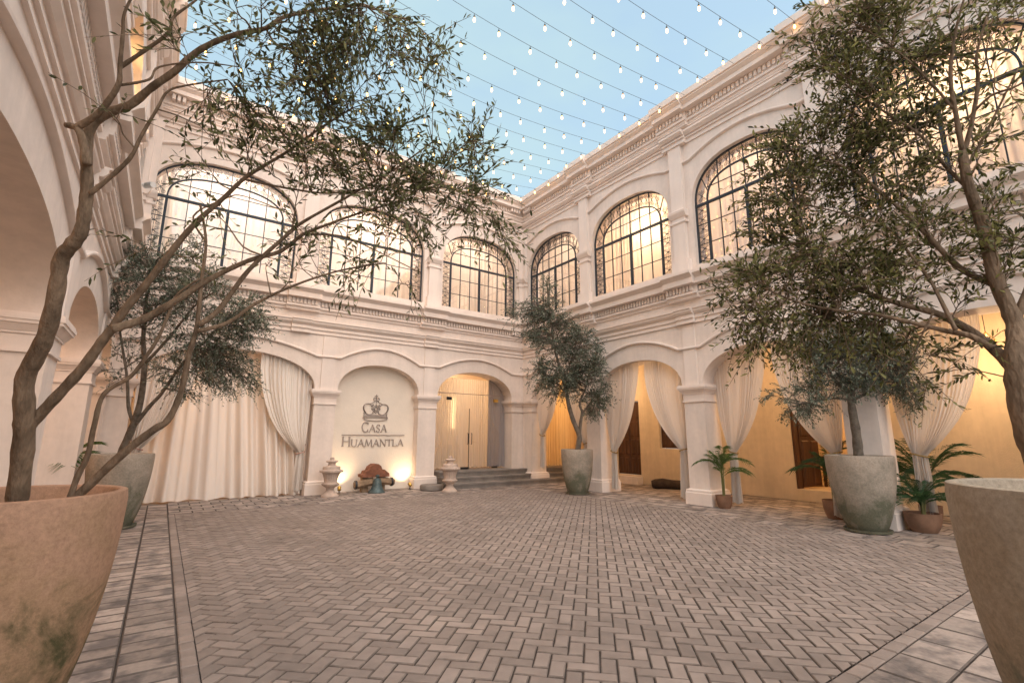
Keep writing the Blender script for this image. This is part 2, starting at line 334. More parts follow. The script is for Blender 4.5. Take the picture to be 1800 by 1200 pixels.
def bar(mb, u0, z0, u1, z1, wd, d0, d1):
    dx, dz = u1 - u0, z1 - z0; l = math.hypot(dx, dz)
    if l < 1e-6: return
    nx, nz_ = -dz / l * wd / 2, dx / l * wd / 2
    vs = [(u, d, z) for d in (d0, d1) for (u, z) in ((u0 + nx, z0 + nz_), (u1 + nx, z1 + nz_), (u1 - nx, z1 - nz_), (u0 - nx, z0 - nz_))]
    mb.add(vs, [(0, 1, 2, 3), (4, 7, 6, 5), (0, 4, 5, 1), (1, 5, 6, 2), (2, 6, 7, 3), (3, 7, 4, 0)])
SP = [(.46 * (1 - t / 14) ** 1.1 * cos(t * .78), .46 * (1 - t / 14) ** 1.1 * sin(t * .78)) for t in range(13)]
def motif(mb, T4, d):
    "four scrolls and a crossed stem in the unit square, mapped by T4(x,z)->(u,z)"
    for (cx, cz, fx, fz) in ((.27, .25, -1, -1), (.73, .25, 1, -1), (.27, .75, -1, 1), (.73, .75, 1, 1)):
        pts = [(.5, .5 + fz * .04)] + [(cx + fx * a * .40, cz + fz * b * .40) for a, b in SP]
        q = [T4(x, z) for x, z in pts]
        mb.tube([(a, d, b) for a, b in q], .0055, 3, False)
    for a, b in (((.5, .04), (.5, .96)), ((.33, .42), (.67, .58)), ((.33, .58), (.67, .42))):
        q = [T4(*a), T4(*b)]; mb.tube([(x, d, z) for x, z in q], .006, 3, False)
def window(root, T, u0, u1, d=-.15):
    zs, za = Z_SPR, Z_AP
    fr = MB(T); c, h = (u0 + u1) / 2, (u1 - u0) / 2
    outer = superarch(u0 + .005, u1 - .005, zs, za - .01, 2.4, 36); ins = min(.36, h * .25)
    ui0, ui1 = u0 + ins, u1 - ins; zi = za - .42
    inner = superarch(ui0, ui1, zs - .02, zi, 2.6, 30)
    box_p = lambda w_, a, b: [(-w_ / 2, a), (w_ / 2, a), (w_ / 2, b), (-w_ / 2, b)]
    sweep_uz(fr, [(u0 + .02, Z_SILL)] + outer[1:-1] + [(u1 - .02, Z_SILL)], box_p(.045, d - .02, d + .03))
    sweep_uz(fr, [(ui0, Z_SILL)] + inner + [(ui1, Z_SILL)], box_p(.034, d - .02, d + .02))
    bar(fr, u0, Z_SILL + .016, u1, Z_SILL + .016, .03, d - .019, d + .021)
    bar(fr, u0, zs - .02, u1, zs - .02, .06, d - .025, d + .034)
    for u in (ui0, ui1): bar(fr, u, Z_SILL, u, zs - .02, .055, d - .022, d + .026)
    bar(fr, c, Z_SILL, c, zs - .02, .065, d - .024, d + .031)
    def zo(u, A):
        for a, b in zip(A, A[1:]):
            if a[0] <= u <= b[0]: return a[1] + (b[1] - a[1]) * (u - a[0]) / max(1e-6, b[0] - a[0])
        return zs
    nc = 6; cols = [ui0 + (ui1 - ui0) * i / nc for i in range(nc + 1)]
    for i, u in enumerate(cols[1:-1]):
        if i != 2: bar(fr, u, Z_SILL, u, zs, .02, d - .013, d + .013)
        bar(fr, u, zs, u, zo(u, outer), .02, d - .013, d + .0135)
    rows = [Z_SILL + (zs - .02 - Z_SILL) * i / 3 for i in (1, 2)]
    for z in rows: bar(fr, u0, z, u1, z, .016, d - .0115, d + .0115)
    bar(fr, ui0, zs + .38, ui1, zs + .38, .016, d - .0115, d + .0115)
    for (a, b, s_) in ((u0, ui0, 1), (u1, ui1, -1)):
        uo = a + s_ * .16 * h; bar(fr, uo, zo(uo, outer), b + s_ * .02, zs + .30, .02, d - .012, d + .012)
    f = fr.build('window', 'iron', root)
    ir = MB(T)
    lev = [Z_SILL + .03] + rows + [zs - .05]
    lev2 = []
    for a, b in zip(lev, lev[1:]): lev2 += [(a, (a + b) / 2), ((a + b) / 2, b)]
    for (a, b) in ((u0 + .03, ui0 - .02), (ui1 + .02, u1 - .03)):
        for (z0, z1) in lev2: motif(ir, lambda x, z, a=a, b=b, z0=z0, z1=z1: (a + (b - a) * x, z0 + (z1 - z0) * z), d)
        motif(ir, lambda x, z, a=a, b=b: (a + (b - a) * (.15 + .85 * x if a < c else .85 * x), zs + .02 + .36 * z), d)
    for k_ in range(12):
        a = ui0 + (ui1 - ui0) * k_ / 12; b = ui0 + (ui1 - ui0) * (k_ + 1) / 12
        motif(ir, lambda x, z, a=a, b=b: ((lambda u: (u, zo(u, inner) + .02 + (zo(u, outer) - zo(u, inner) - .05) * z))(a + (b - a) * x)), d)
    ir.build('ironwork', 'iron', f, smooth=0, fix=False)
    gl = MB(T); pts = [(u0 + .01, Z_SILL)] + outer + [(u1 - .01, Z_SILL)]; n = len(pts)
    gl.add([(u, d - .008, z) for u, z in pts], [tuple(range(n))]); gl.build('pane', 'glass', f, smooth=0)
def pier_caps(root, mb_wall, T, p0, p1, zc=Z_CAP, z0=0):
    "shaft with plinth and capital"
    s = MB(T); a, b = p0 + .02, p1 - .02; s.box(a, b, -D + .02, -.02, z0 + .34, zc - .22)
    sh = s.build('pillar', 'stucco', root)
    q = MB(T)
    def ring(o, za, zb, o2=None):
        o2 = o if o2 is None else o2
        v_ = [(a - o, -.02 + o, za), (b + o, -.02 + o, za), (b + o, -D + .02 - o, za), (a - o, -D + .02 - o, za), (a - o2, -.02 + o2, zb), (b + o2, -.02 + o2, zb), (b + o2, -D + .02 - o2, zb), (a - o2, -D + .02 - o2, zb)]
        return v_, [(0, 1, 5, 4), (1, 2, 6, 5), (2, 3, 7, 6), (3, 0, 4, 7), (3, 2, 1, 0), (4, 5, 6, 7)]
    q.add(*ring(.075, z0, z0 + .26)); q.add(*ring(.075, z0 + .26, z0 + .275, .06)); q.add(*ring(.062, z0 + .275, z0 + .32, .062)); q.add(*ring(.05, z0 + .32, z0 + .345, .015))
    q.build('plinth', 'trim', sh, smooth=0)
    q = MB(T)
    q.add(*ring(.028, zc - .40, zc - .365)); q.add(*ring(.012, zc - .365, zc - .21)); q.add(*ring(.03, zc - .21, zc - .185)); q.add(*ring(.035, zc - .185, zc - .11, .085)); q.add(*ring(.098, zc - .11, zc - .075)); q.add(*ring(.11, zc - .075, zc - .03)); q.add(*ring(.10, zc - .03, zc))
    q.build('capital', 'trim', sh, smooth=0)
def cornice(T, root, name, prof, piers, u0, u1, m0, m1, half, off=.055, mat_='trim'):
    mb = MB(T); cuts = []
    for p in piers:
        c = (p[0] + p[1]) / 2
        if c - half > u0 + .3 and c + half < u1 - .3: cuts.append((c - half, c + half))
    u = u0; mm = m0
    for a, b in cuts:
        mb.prof(u, a, prof, mm, 0); mb.prof(a, b, [(d + off if d > -.01 else d, z) for d, z in prof]); u, mm = b, 0
    mb.prof(u, u1, prof, mm, m1)
    mb.build(name, mat_, root, smooth=20)
def dentils(T, root, z0, z1, depth, d0, u0, u1, pitch, piers, half, off):
    mb = MB(T); u = u0 + .3
    while u < u1 - .3:
        o_ = off if any(abs(u + pitch * .25 - (p[0] + p[1]) / 2) < half - .04 for p in piers) else 0
        mb.box(u, u + pitch * .64, -.02, d0 + depth + o_, z0, z1); u += pitch
    mb.build('dentils', 'trim', root, smooth=0)
def arcade(T, label, loc, piers, wins, u0, u1, m0, m1, ext=0, apex={}, pier_z={}, ups=None):
    root = thing('arcade_wall', loc, label, 'wall', 'arcaded courtyard walls')
    low = MB(T); hi = MB(T)
    pe = [(p[0], p[1]) for p in piers]
    ee = (u0, u1 + ext)
    for i, p in enumerate(pe):
        a, b = p
        if i == len(pe) - 1: b = u1 + ext
        low.box(a, b, -D, 0, Z_CAP, Z_SILL - .02)
        if i < len(pe) - 1: arch_panel(low, p[1], pe[i + 1][0], Z_CAP, apex.get(i, 3.50), Z_SILL - .02, 0, -D, 2.15)
    if pe[0][0] > u0 + .01: low.box(u0, pe[0][0], -D, 0, Z_CAP, Z_SILL - .02)
    low.build('ground_storey', 'stucco', root)
    for i, p in enumerate(pe): pier_caps(root, None, T, p[0], p[1] + (.0 if i < len(pe) - 1 else ext), z0=pier_z.get(i, 0))
    prev = u0
    for (a, b) in wins:
        hi.box(prev, a, -.45, 0, Z_SILL - .02, 9.98)
        hi.box(a, b, -.45, -.0, Z_SILL - .02, Z_SILL - .002)
        arch_panel(hi, a, b, Z_SPR, Z_AP, 9.98, 0, -.45, 2.4); prev = b
    hi.box(prev, u1 + ext, -.45, 0, Z_SILL - .02, 9.98)
    hi.build('upper_storey', 'stucco', root)
    for a, b in wins: window(root, T, a, b, -.40 if T is TL else -.15)
    # pilaster strips
    for i, p in enumerate(pe):
        c = (p[0] + p[1]) / 2
        if i == len(pe) - 1 and ext: c = p[0] + .45
        corner = i == len(pe) - 1 or (i == 0 and m0)
        if not corner:
            q = MB(T); q.box(c - .17, c + .17, -.02, .028, Z_CAP + .001, 4.17); q.build('pilaster', 'trim', root, smooth=0)
        if True:
            if not corner and ups and i < len(ups) and ups[i]: c = ups[i]
            cu = c if not corner else (u1 - .12 if i else u0 + .12)
            hw = .18 if not corner else .12
            q = MB(T); q.box(cu - hw, cu + hw, -.02, .10, 5.40, 9.0); q.box(cu - hw - .06, cu + hw + (.06 if not (corner and i) else 0), -.02, .15, 5.40, 5.80)
            q.prof(cu - hw - .06, cu + hw + .06, [(-.02, 6.78), (.12, 6.78), (.13, 6.81), (.12, 6.84), (-.02, 6.84)])
            q.prof(cu - hw - .06, cu + hw + .06, [(-.02, 6.94), (.12, 6.94), (.18, 7.04), (.19, 7.10), (.17, 7.12), (-.02, 7.12)])
            q.build('upper_pilaster', 'trim', root, smooth=0)
    # hood mouldings (lower and upper): rises over each arch, level across the pilasters
    for zz, rise, lst, nm in ((3.60, .37, [(pe[i][1], pe[i + 1][0]) for i in range(len(pe) - 1)], 'hood_moulding'), (8.40, .30, wins, 'upper_hood_moulding')):
        mb = MB(T)
        for k_, (a, b) in enumerate(lst):
            c, h = (a + b) / 2, (b - a) / 2 - .02; hp = []
            for t in range(0, 25):
                s_ = -1 + 2 * t / 24; hp.append((c + h * s_, zz + rise * (1 - abs(s_) ** 1.9)))
            nxt = lst[k_ + 1][0] if k_ + 1 < len(lst) else u1 + (0 if not m1 else -.0)
            if k_ == 0: hp = [(u0, zz)] + hp
            hp = hp + [((nxt + .02) if k_ + 1 < len(lst) else u1, zz)]
            sweep_uz(mb, hp, [(-.035, -.02), (-.035, .03), (-.012, .062), (.015, .066), (.035, .05), (.035, -.02)])
        mb.build(nm, 'trim', root)
    A = (u0, u1, m0, m1)
    pe = [((ups[i] - .01, ups[i] + .01) if ups and i < len(ups) and ups[i] else p) for i, p in enumerate(pe)]
    # string course
    cornice(T, root, 'string_course', [(-.02, 4.20), (.035, 4.20), (.035, 4.235), (.02, 4.24), (.02, 4.31), (.055, 4.31), (.055, 4.34), (.04, 4.345), (.04, 4.42), (.075, 4.42), (.12, 4.47), (.12, 4.52), (.15, 4.525), (.15, 4.545), (-.02, 4.56)], pe, *A, .24, .075)
    cornice(T, root, 'cornice', [(-.02, 4.79), (.04, 4.79), (.04, 4.83), (.055, 4.835), (.055, 4.87), (.10, 4.87), (.10, 4.925), (.055, 4.93), (.055, 5.09), (.23, 5.10), (.23, 5.21), (.215, 5.215), (.215, 5.235), (.28, 5.30), (.33, 5.33), (.33, 5.395), (.06, 5.44), (-.02, 5.44)], pe, *A, .42, .10)
    dentils(T, root, 4.95, 5.085, .05, .055, u0, u1, .095, pe, .42, .10)
    cornice(T, root, 'upper_string_course', [(-.02, 8.90), (.035, 8.90), (.035, 8.94), (.02, 8.945), (.02, 9.02), (.06, 9.02), (.06, 9.055), (.045, 9.06), (.045, 9.09), (.09, 9.09), (.16, 9.16), (.16, 9.21), (-.02, 9.24)], pe, *A, .34, .10)
    cornice(T, root, 'roof_cornice', [(-.02, 9.34), (.04, 9.34), (.04, 9.38), (.055, 9.385), (.055, 9.45), (.10, 9.45), (.10, 9.50), (.06, 9.51), (.06, 9.70), (.26, 9.71), (.26, 9.79), (.245, 9.795), (.245, 9.82), (.33, 9.89), (.33, 9.93), (.37, 9.94), (.37, 10.10), (.33, 10.13), (-.02, 10.14)], pe, *A, .44, .10)
    dentils(T, root, 9.56, 9.69, .045, .06, u0, u1, .105, pe, .44, .10)
    return root
TB = lambda u, d, z: (u, YB - d, z)
TR = lambda u, d, z: (XR - d, u, z)
TL = lambda u, d, z: (XL + d, u, z)
PB = [(XL, -.62), (3.17, 3.77), (6.17, 6.80), (9.62, XR)]; WB = [(-.93, 2.38), (2.98, 6.17), (6.84, 9.80)]
PR = [(-3.2, -2.6), (-.40, .17), (3.18, 3.76), (6.52, 7.08), (9.84, 10.42), (13.0, YB)]; WR = [(.38, 3.12), (3.86, 6.46), (7.16, 9.98), (10.52, 13.2)]
PL = [(-1.6, -1.0), (1.85, 2.5), (6.82, 7.45), (10.52, 11.12), (12.9, YB)]; WL = [(-.7, 1.9), (2.6, 6.5), (7.5, 10.35), (11.1, 13.1)]
rootB = arcade(TB, 'cream back wall with three arches below and the lettered niche between them', ((XL + XR) / 2, YB, 0), PB, WB, XL, XR, 1, 1, ups=[None, 2.68, 6.50], apex={0: 3.60, 1: 3.50, 2: 3.55})
rootR = arcade(TR, 'cream right wall with tied white drapes in its open arches', (XR, 6, 0), PR, WR, -3.2, YB, 0, 1, ext=D, ups=[None, None, 3.49, 6.82, 10.24])
rootL = arcade(TL, 'cream left wall with bare open arches behind the nearest olive tree', (XL, 6, 0), PL, WL, -1.6, YB, 0, 1, ext=D)
def part(root, name, m, *boxes, **kw):
    q = MB()
    for b in boxes: q.box(*b)
    return q.build(name, m, root, **kw)
# galleries: right
yb = [(-3.2, 4.35), (5.97, 8.85), (10.0, 10.78), (11.85, 14.3)]
part(rootR, 'gallery_wall', 'inner', *[(12.9, 13.2, a, b, 0, 4.3) for a, b in yb],
     (12.9, 13.2, 4.35, 5.97, 0, .27), (12.9, 13.2, 4.35, 5.97, 2.75, 4.3), (12.9, 13.2, 8.85, 10.0, 0, 1.15), (12.9, 13.2, 8.85, 10.0, 2.65, 4.3), (12.9, 13.2, 10.78, 11.85, 0, .27), (12.9, 13.2, 10.78, 11.85, 2.7, 4.3), smooth=0)
part(rootR, 'gallery_ceiling', 'inner', (XR + D, 13.2, -3.2, 14.3, 4.3, 4.5), smooth=0)
part(rootR, 'gallery_end_wall', 'inner', (XR + D, 12.9, -3.3, -3.2, 0, 4.3), smooth=0)
part(rootR, 'upper_room', 'stucco', (12.9, 13.2, -3.2, 14.3, 4.5, 9.9), (XR + .45, 12.9, -3.3, -3.2, 4.5, 9.9), smooth=0)
part(rootR, 'roof', 'stucco', (XR + .45, 13.2, -3.3, 14.3, 9.9, 9.97), smooth=0)
part(rootR, 'door_step', 'stucco', (12.62, 12.9, 10.72, 11.95, 0, .24), smooth=0)
# back gallery
part(rootB, 'gallery_wall', 'innerL', (-1.7, 14.3, 16.2, 16.5, 0, 4.3), (-1.75, -1.6, 14.15, 16.2, 0, 4.3), (14.3, 14.5, 14.3, 16.5, 0, 4.3), smooth=0)
part(rootB, 'gallery_ceiling', 'inner', (-1.7, 14.3, YB + D, 16.5, 4.3, 4.5), smooth=0)
part(rootB, 'upper_room', 'stucco', (-1.7, 14.3, 16.2, 16.5, 4.5, 9.9), smooth=0)
part(rootB, 'roof', 'stucco', (-1.7, 10.55, YB + .45, 16.5, 9.9, 9.97), smooth=0)
part(rootB, 'partition', 'innerL', (6.35, 6.6, YB + D, 16.2, 0, 4.3), (3.3, 3.6, YB + D, 16.2, 0, 4.3), smooth=0)
part(rootB, 'corner_core', 'stucco', (XL - .3, XL + .3, YB + .03, YB + .4, 0, Z_CAP), (XR - .2, XR + .3, YB + .03, YB + .4, .2, Z_CAP), smooth=0)
part(rootB, 'niche_wall', 'niche', (3.5, 6.6, 13.82, 13.95, 0, 3.62), smooth=0)
# left gallery
part(rootL, 'gallery_wall', 'innerL', (-3.9, -3.7, -2.0, 14.2, 0, 4.3), (-3.7, -1.7, 14.0, 14.2, 0, 4.3), smooth=0)
part(rootL, 'gallery_ceiling', 'innerL', (-3.9, XL - D, -2.0, 14.2, 4.3, 4.5), smooth=0)
part(rootL, 'upper_room', 'inner', (-3.9, -3.7, -2.0, 14.2, 4.5, 9.9), (-3.7, XL - .45, 10.8, 10.95, 4.5, 9.9), (-3.7, XL - .45, -1.7, -1.6, 4.5, 9.9), smooth=0)
part(rootL, 'roof', 'stucco', (-3.9, XL - .45, -2.0, 14.2, 9.9, 9.97), smooth=0)
part(rootL, 'gallery_floor', 'step', (-3.7, XL - D, -2.0, 14.0, -.01, .0), smooth=0)
# steps
st = thing('stone_steps', (9.5, 12.9, 0), 'wide grey stone steps under the glazed arch in the corner', 'steps')
for i, (y0, z) in enumerate(((12.68, .15), (12.98, .30), (13.28, .455))):
    q = MB(); q.box(6.86, 12.88, y0 + .03, 16.15 if i == 2 else y0 + .5, z - .15 if i else -.02, z - .045); q.box(6.84, 12.88, y0, 16.15 if i == 2 else y0 + .49, z - .045, z)
    o = q.build('tread', 'step', st, smooth=0)
q = MB(); q.lathe([(.30, 0), (.33, .02), (.33, .12), (.31, .15), (.02, .155)], 28, (6.42, 12.92, 0)); q.build('stone_block', 'step', None, loc=(6.42, 12.92, 0), label='low rounded stone block at the left foot of the corner steps', category='stone')
# ------------------------------------------------------------------ cloth
def cloth(name, T, mapf, ns, nt_, m, label, cat, group=None, parts=(), thick=False):
    mb = MB(T); vs = [mapf(s / ns, t / nt_) for t in range(nt_ + 1) for s in range(ns + 1)]
    fs = [(t * (ns + 1) + s, t * (ns + 1) + s + 1, (t + 1) * (ns + 1) + s + 1, (t + 1) * (ns + 1) + s) for t in range(nt_) for s in range(ns)]
    mb.add(vs, fs)
    c = T(*mapf(.5, 1)); loc = (c[0], c[1], c[2])
    kw = dict(label=label, category=cat)
    if group: kw['group'] = group
    return mb.build(name, m, None, smooth=180, loc=loc, fix=False, **kw)
def arch_z(u, a, b, zs, za, n=2.15):
    t = min(1, abs((u - (a + b) / 2) / ((b - a) / 2))); return zs + (za - zs) * (1 - t ** n) ** (1 / n)
def drape(T, bay, za, ut0, ut1, u_tie, z_tie, zbot, d, label, m='curtain', folds=17, wt=.17, p=2.7, wb=.26, seed=0, cord='rope'):
    "ut0 = outer top edge (by the pier), ut1 = inner top edge; gathered at u_tie by a cord"
    rnd = random.Random(seed); ph = [rnd.uniform(-.5, .5) for _ in range(6)]
    sg = 1 if ut1 > ut0 else -1
    zf = .34
    def f(s, t):
        ut = ut0 + (ut1 - ut0) * s; zt = arch_z(ut, bay[0], bay[1], Z_CAP, za) + .05
        tu = u_tie + sg * wt * (s - .3)
        fold = sin(2 * pi * folds * s + 2.2 * sin(8 * s + ph[0]) + .8 * t * sin(23 * s + ph[4])) * (.55 + .45 * sin(11 * s + ph[1])) + .25 * sin(2 * pi * folds * 2.3 * s + ph[5] + 2 * t)
        if t < 1 - zf:
            q = t / (1 - zf); z = zt + (z_tie - zt) * q; u = ut + (tu - ut) * (q ** p * .93 + .07 * q ** .9) + .02 * sin(3 * q * pi + ph[2]) * s * sg * (1 - q)
            amp = .062 * (1 - .6 * q) + .02 * math.exp(-((q - 1) ** 2) * 60)
            bulge = .05 * sin(pi * q) * s
        else:
            q = (t - 1 + zf) / zf; z = z_tie + (zbot - z_tie) * q + .02 * sin(9 * s + ph[3]) * q; u = tu + sg * (wb - wt) * (s - .35) * q ** .7
            amp = .028 + .022 * q; bulge = 0
        return (u + .012 * sin(31 * s) * (1 - q), d + amp * fold + bulge + .03 * (s - .5), z)
    o = cloth('draped_curtain', T, f, folds * 12, 56, m, label, 'curtain', 'tied drapes in the arches')
    mb = MB(T); uc = u_tie + sg * wt * .2
    ring = [(uc + (wt * .62) * cos(a), d + .085 * sin(a) + .0, z_tie + .03 * cos(a) * sg * -1) for a in [2 * pi * i / 20 for i in range(21)]]
    mb.tube(ring, .014, 6)
    mb.tube([(u_tie - sg * .02, d - .06, z_tie + .02), (u_tie - sg * .1, d - .08, z_tie + .22)], .012, 6)
    c_ = mb.build('tieback_cord', cord, o)
    return o
def full_curtain(T, u0, u1, ztop, zbot, d, folds, label, m, name='curtain', cat='curtain', amp=.05, seed=1, group=None, skew=0, ns=None, flare=0):
    rnd = random.Random(seed); ph = [rnd.uniform(0, 6) for _ in range(8)]
    zt = ztop if callable(ztop) else (lambda u: ztop)
    def f(s, t):
        u = u0 + (u1 - u0) * s; z1 = zt(u); z = z1 + (zbot - z1) * t
        w1 = sin(2 * pi * folds * s + 2.2 * sin(4.1 * s * 3 + ph[0]) + t * 1.6 * sin(7 * s + ph[1])); w1 = math.copysign(abs(w1) ** .75, w1)
        w2 = sin(2 * pi * folds * .37 * s + ph[2] + t * 1.2 * sin(3 * s + ph[3]))
        a = amp * (.55 + .45 * t) * (.6 + .4 * sin(11 * s + ph[4]))
        return (u + skew * t * (s - .2) * sin(pi * s) + .03 * t * sin(13 * s + ph[5]), d + a * w1 + amp * .8 * w2 * t + flare * t, z + .012 * sin(2 * pi * folds * .5 * s) * t)
    return cloth(name, T, f, ns or int(folds * 14), 26, m, label, cat, group)
# right wall: tied drapes
AB, BC, CD, KA = (7.08, 9.84), (3.76, 6.52), (.17, 3.18), (10.42, 13.0)
drape(TR, AB, 3.5, 9.84, 8.55, 9.58, 1.10, .10, -.22, 'white drape tied with a cord to the pillar behind the middle potted olive', seed=1)
drape(TR, AB, 3.5, 7.10, 8.35, 7.28, 1.20, .08, -.24, 'white drape hiding part of the small shuttered window, tied behind a pillar', seed=2)
drape(TR, BC, 3.5, 6.50, 5.25, 6.20, 1.18, .08, -.44, 'white drape gathered above the little potted palm by the middle pillar', seed=3)
drape(TR, BC, 3.5, 3.80, 5.00, 3.98, 1.22, .08, -.24, 'white drape sweeping down behind the right potted olive, beside the open doorway', seed=4)
drape(TR, CD, 3.5, 3.15, 1.80, 2.88, 1.22, .08, -.54, 'white drape tied on a gold cord above the two potted palms', seed=5, wt=.2)
drape(TR, CD, 3.5, .20, 1.2, .42, 1.22, .08, -.24, 'rightmost white drape, behind the nearest olive trunk', seed=6)
drape(TR, KA, 3.5, 13.0, 11.75, 12.75, 1.55, .50, -.22, 'white drape tied to the corner pillar above the steps', seed=7, folds=14)
drape(TR, KA, 3.5, 10.45, 11.55, 10.62, 1.30, .05, -.24, 'white drape partly hidden behind the trunk of the middle potted olive', seed=8, folds=14)
# back wall: curtained arch
cb = (-.62, 3.17)
full_curtain(TB, -.75, 3.35, lambda u: 3.75, .015, -.44, 19, 'wide floor-length cream curtain filling the left arch of the back wall', 'curtain_thick', amp=.13, skew=.9, seed=4, flare=.12, ns=560)
drape(TB, cb, 3.6, 3.14, 1.85, 3.02, 1.06, .12, -.17, 'cream drape tied back at the pillar left of the lettered niche', m='curtain_thick', seed=9, folds=11, cord='tassel', p=2.9)
drape(TB, cb, 3.6, -.60, .55, -.45, 1.20, .12, -.17, 'cream drape tied back at the far left corner behind the left olive pot', m='curtain_thick', seed=10, folds=11, cord='tassel', p=2.6)
# glazed arch
gb = (6.80, 9.62)
gd = thing('glass_doors', (8.2, YB + .30, .455), 'frameless glass doors with brass clips filling the arch above the steps', 'glass doors')
gm = MB(TB); n = 26; pts = [(6.7, .47)] + [(u, z + .06) for u, z in superarch(6.7, 9.72, Z_CAP, 3.58, 2.15)] + [(9.72, .47)]
gm.add([(u, -.40, z) for u, z in pts], [tuple(range(len(pts)))]); gm.build('glass_pane', 'glass', gd, smooth=0)
for (u, z, w_, h_) in ((7.42, 2.70, .17, .10), (9.22, 2.70, .17, .10), (8.05, .50, .28, .06), (9.2, .50, .2, .05)):
    q = MB(TB); q.box(u - w_ / 2, u + w_ / 2, -.42, -.37, z - h_ / 2, z + h_ / 2); q.build('clip', 'brass' if z > 1 and u > 9 else 'steel', gd, smooth=0)
for u in (8.12, 8.26):
    q = MB(TB); q.tube([(u, -.36, 1.25), (u, -.33, 1.27), (u, -.33, 1.58), (u, -.36, 1.60)], .013, 8); q.build('handle', 'steel', gd)
q = MB(TB); q.box(8.18, 8.195, -.41, -.388, .48, 2.4); q.build('door_gap', 'steel', gd, smooth=0)
q = MB(TB); q.box(6.7, 9.75, -.41, -.385, 2.86, 2.885); q.build('glass_edge', 'signmetal', gd, smooth=0)
full_curtain(TB, 6.75, 9.15, 3.40, .50, -.62, 26, 'pale sheer curtain glowing behind the glass doors', 'sheer', name='sheer_curtain', amp=.03, seed=5)
full_curtain(TB, 9.0, 9.85, 3.5, .50, -.50, 7, 'grey voile curtain at the right edge of the glass doors', 'grey_cloth', name='sheer_curtain', amp=.035, seed=6)
full_curtain(TB, 6.66, 7.0, 3.0, .50, -.52, 4, 'narrow grey voile curtain at the left edge of the glass doors', 'grey_cloth', name='sheer_curtain', amp=.03, seed=16)
full_curtain(TB, 10.76, 12.88, 4.1, .49, -.30, 24, 'amber sheer curtain glowing in the corner gallery beyond the middle potted olive', 'sheer_amber', name='sheer_curtain', amp=.03, seed=7)
# upper window curtains
wl = {0: ['behind the back wall window nearest the left corner', 'behind the middle upper window of the back wall', 'behind the upper back wall window above the glass doors'],
      1: ['behind the right wall window nearest the camera', 'behind the upper right wall window half hidden by olive leaves', 'behind the chandelier lit upper window of the right wall', 'behind the upper right wall window nearest the corner'],
      2: ['behind the nearest upper window of the left wall', 'behind the second upper window of the left wall', 'behind the third upper window of the left wall', 'behind the farthest upper window of the left wall']}
for k_, (T, W_) in enumerate(((TB, WB), (TR, WR))):
    for i, (a, b) in enumerate(W_):
        full_curtain(T, a - .15, b + .15, 8.6, 5.45, -.62, (b - a) * 6.5, 'tall sheer window curtain ' + wl[k_][i], 'sheer', name='window_curtain', amp=.035, seed=20 + 5 * k_ + i, group='sheer curtains in the upper windows')
# ------------------------------------------------------------------ doors and shutters of the right gallery
def shutter(root, name, x, y0, y1, z0, z1, rows, cols, m='wood', T=None, parent=None):
    mb = MB(T or identity); mb.box(x, x + .05, y0, y1, z0, z1)
    for r in range(rows):
        for c in range(cols):
            w_, h_ = (y1 - y0) / cols, (z1 - z0) / rows; a, b, p_, q_ = y0 + c * w_ + .05, y0 + (c + 1) * w_ - .05, z0 + r * h_ + .05, z0 + (r + 1) * h_ - .05
            mb.add([(x, a, p_), (x, b, p_), (x, b, q_), (x, a, q_), (x - .025, a + .03, p_ + .03), (x - .025, b - .03, p_ + .03), (x - .025, b - .03, q_ - .03), (x - .025, a + .03, q_ - .03)],
                   [(0, 1, 5, 4), (1, 2, 6, 5), (2, 3, 7, 6), (3, 0, 4, 7), (4, 5, 6, 7)])
    return mb.build(name, m, root, smooth=0)
dr = thing('wooden_door', (13.05, 11.3, .27), 'dark panelled wooden door on a raised sill behind the tied drape', 'door')
for a, b in ((10.80, 11.31), (11.33, 11.84)): shutter(dr, 'door_leaf', 13.02, a, b, .28, 2.68, 4, 2)
q = MB(); q.lathe([(.02, 0), (.05, .01), (.05, .03), (.02, .06)], 12); o = q.build('handle', 'brass', dr); o.location = Vector((12.985, 11.25, 1.35)) - Vector((13.05, 11.3, .27)) + Vector((13.05, 11.3, .27))
o.rotation_euler = (0, -pi / 2, 0)
ws = thing('shuttered_window', (13.05, 9.4, 1.15), 'small window with brown panelled wooden shutters in the ochre gallery wall', 'window')
for a, b in ((8.87, 9.42), (9.44, 9.98)): shutter(ws, 'shutter', 13.0, a, b, 1.17, 2.63, 3, 2)
dd = thing('open_doorway', (13.0, 5.1, .27), 'tall doorway with open dark wooden leaves behind the right potted olive', 'doorway')
q = MB(); q.box(12.93, 13.15, 5.91, 5.968, .275, 2.745); q.box(12.93, 13.15, 4.352, 4.41, .275, 2.745); q.box(12.93, 13.15, 4.41, 5.91, 2.69, 2.745); q.build('door_frame', 'wood', dd, smooth=0)
ca, sa = cos(radians(80)), sin(radians(80))
shutter(dd, 'door_leaf', 0, 0, .72, .30, 2.68, 4, 2, T=lambda x, y, z: (13.13 + y * sa + x * ca, 5.89 - y * ca + x * sa, z))
shutter(dd, 'door_leaf', 0, 0, .72, .30, 2.68, 4, 2, T=lambda x, y, z: (13.13 + y * sa + x * ca, 4.43 + y * ca * .8 - x * sa, z))
part(rootR, 'side_room', 'inner', (15.6, 15.8, 3.0, 7.2, 0, 3.2), (13.2, 15.6, 7.0, 7.2, 0, 3.2), (13.2, 15.6, 3.0, 3.2, 0, 3.2), (13.2, 15.8, 3.0, 7.2, 3.2, 3.3), (13.2, 15.8, 3.0, 7.2, .2, .26), smooth=0)
tb = thing('side_table', (14.5, 5.35, .26), 'dark wooden side table inside the open doorway', 'table')
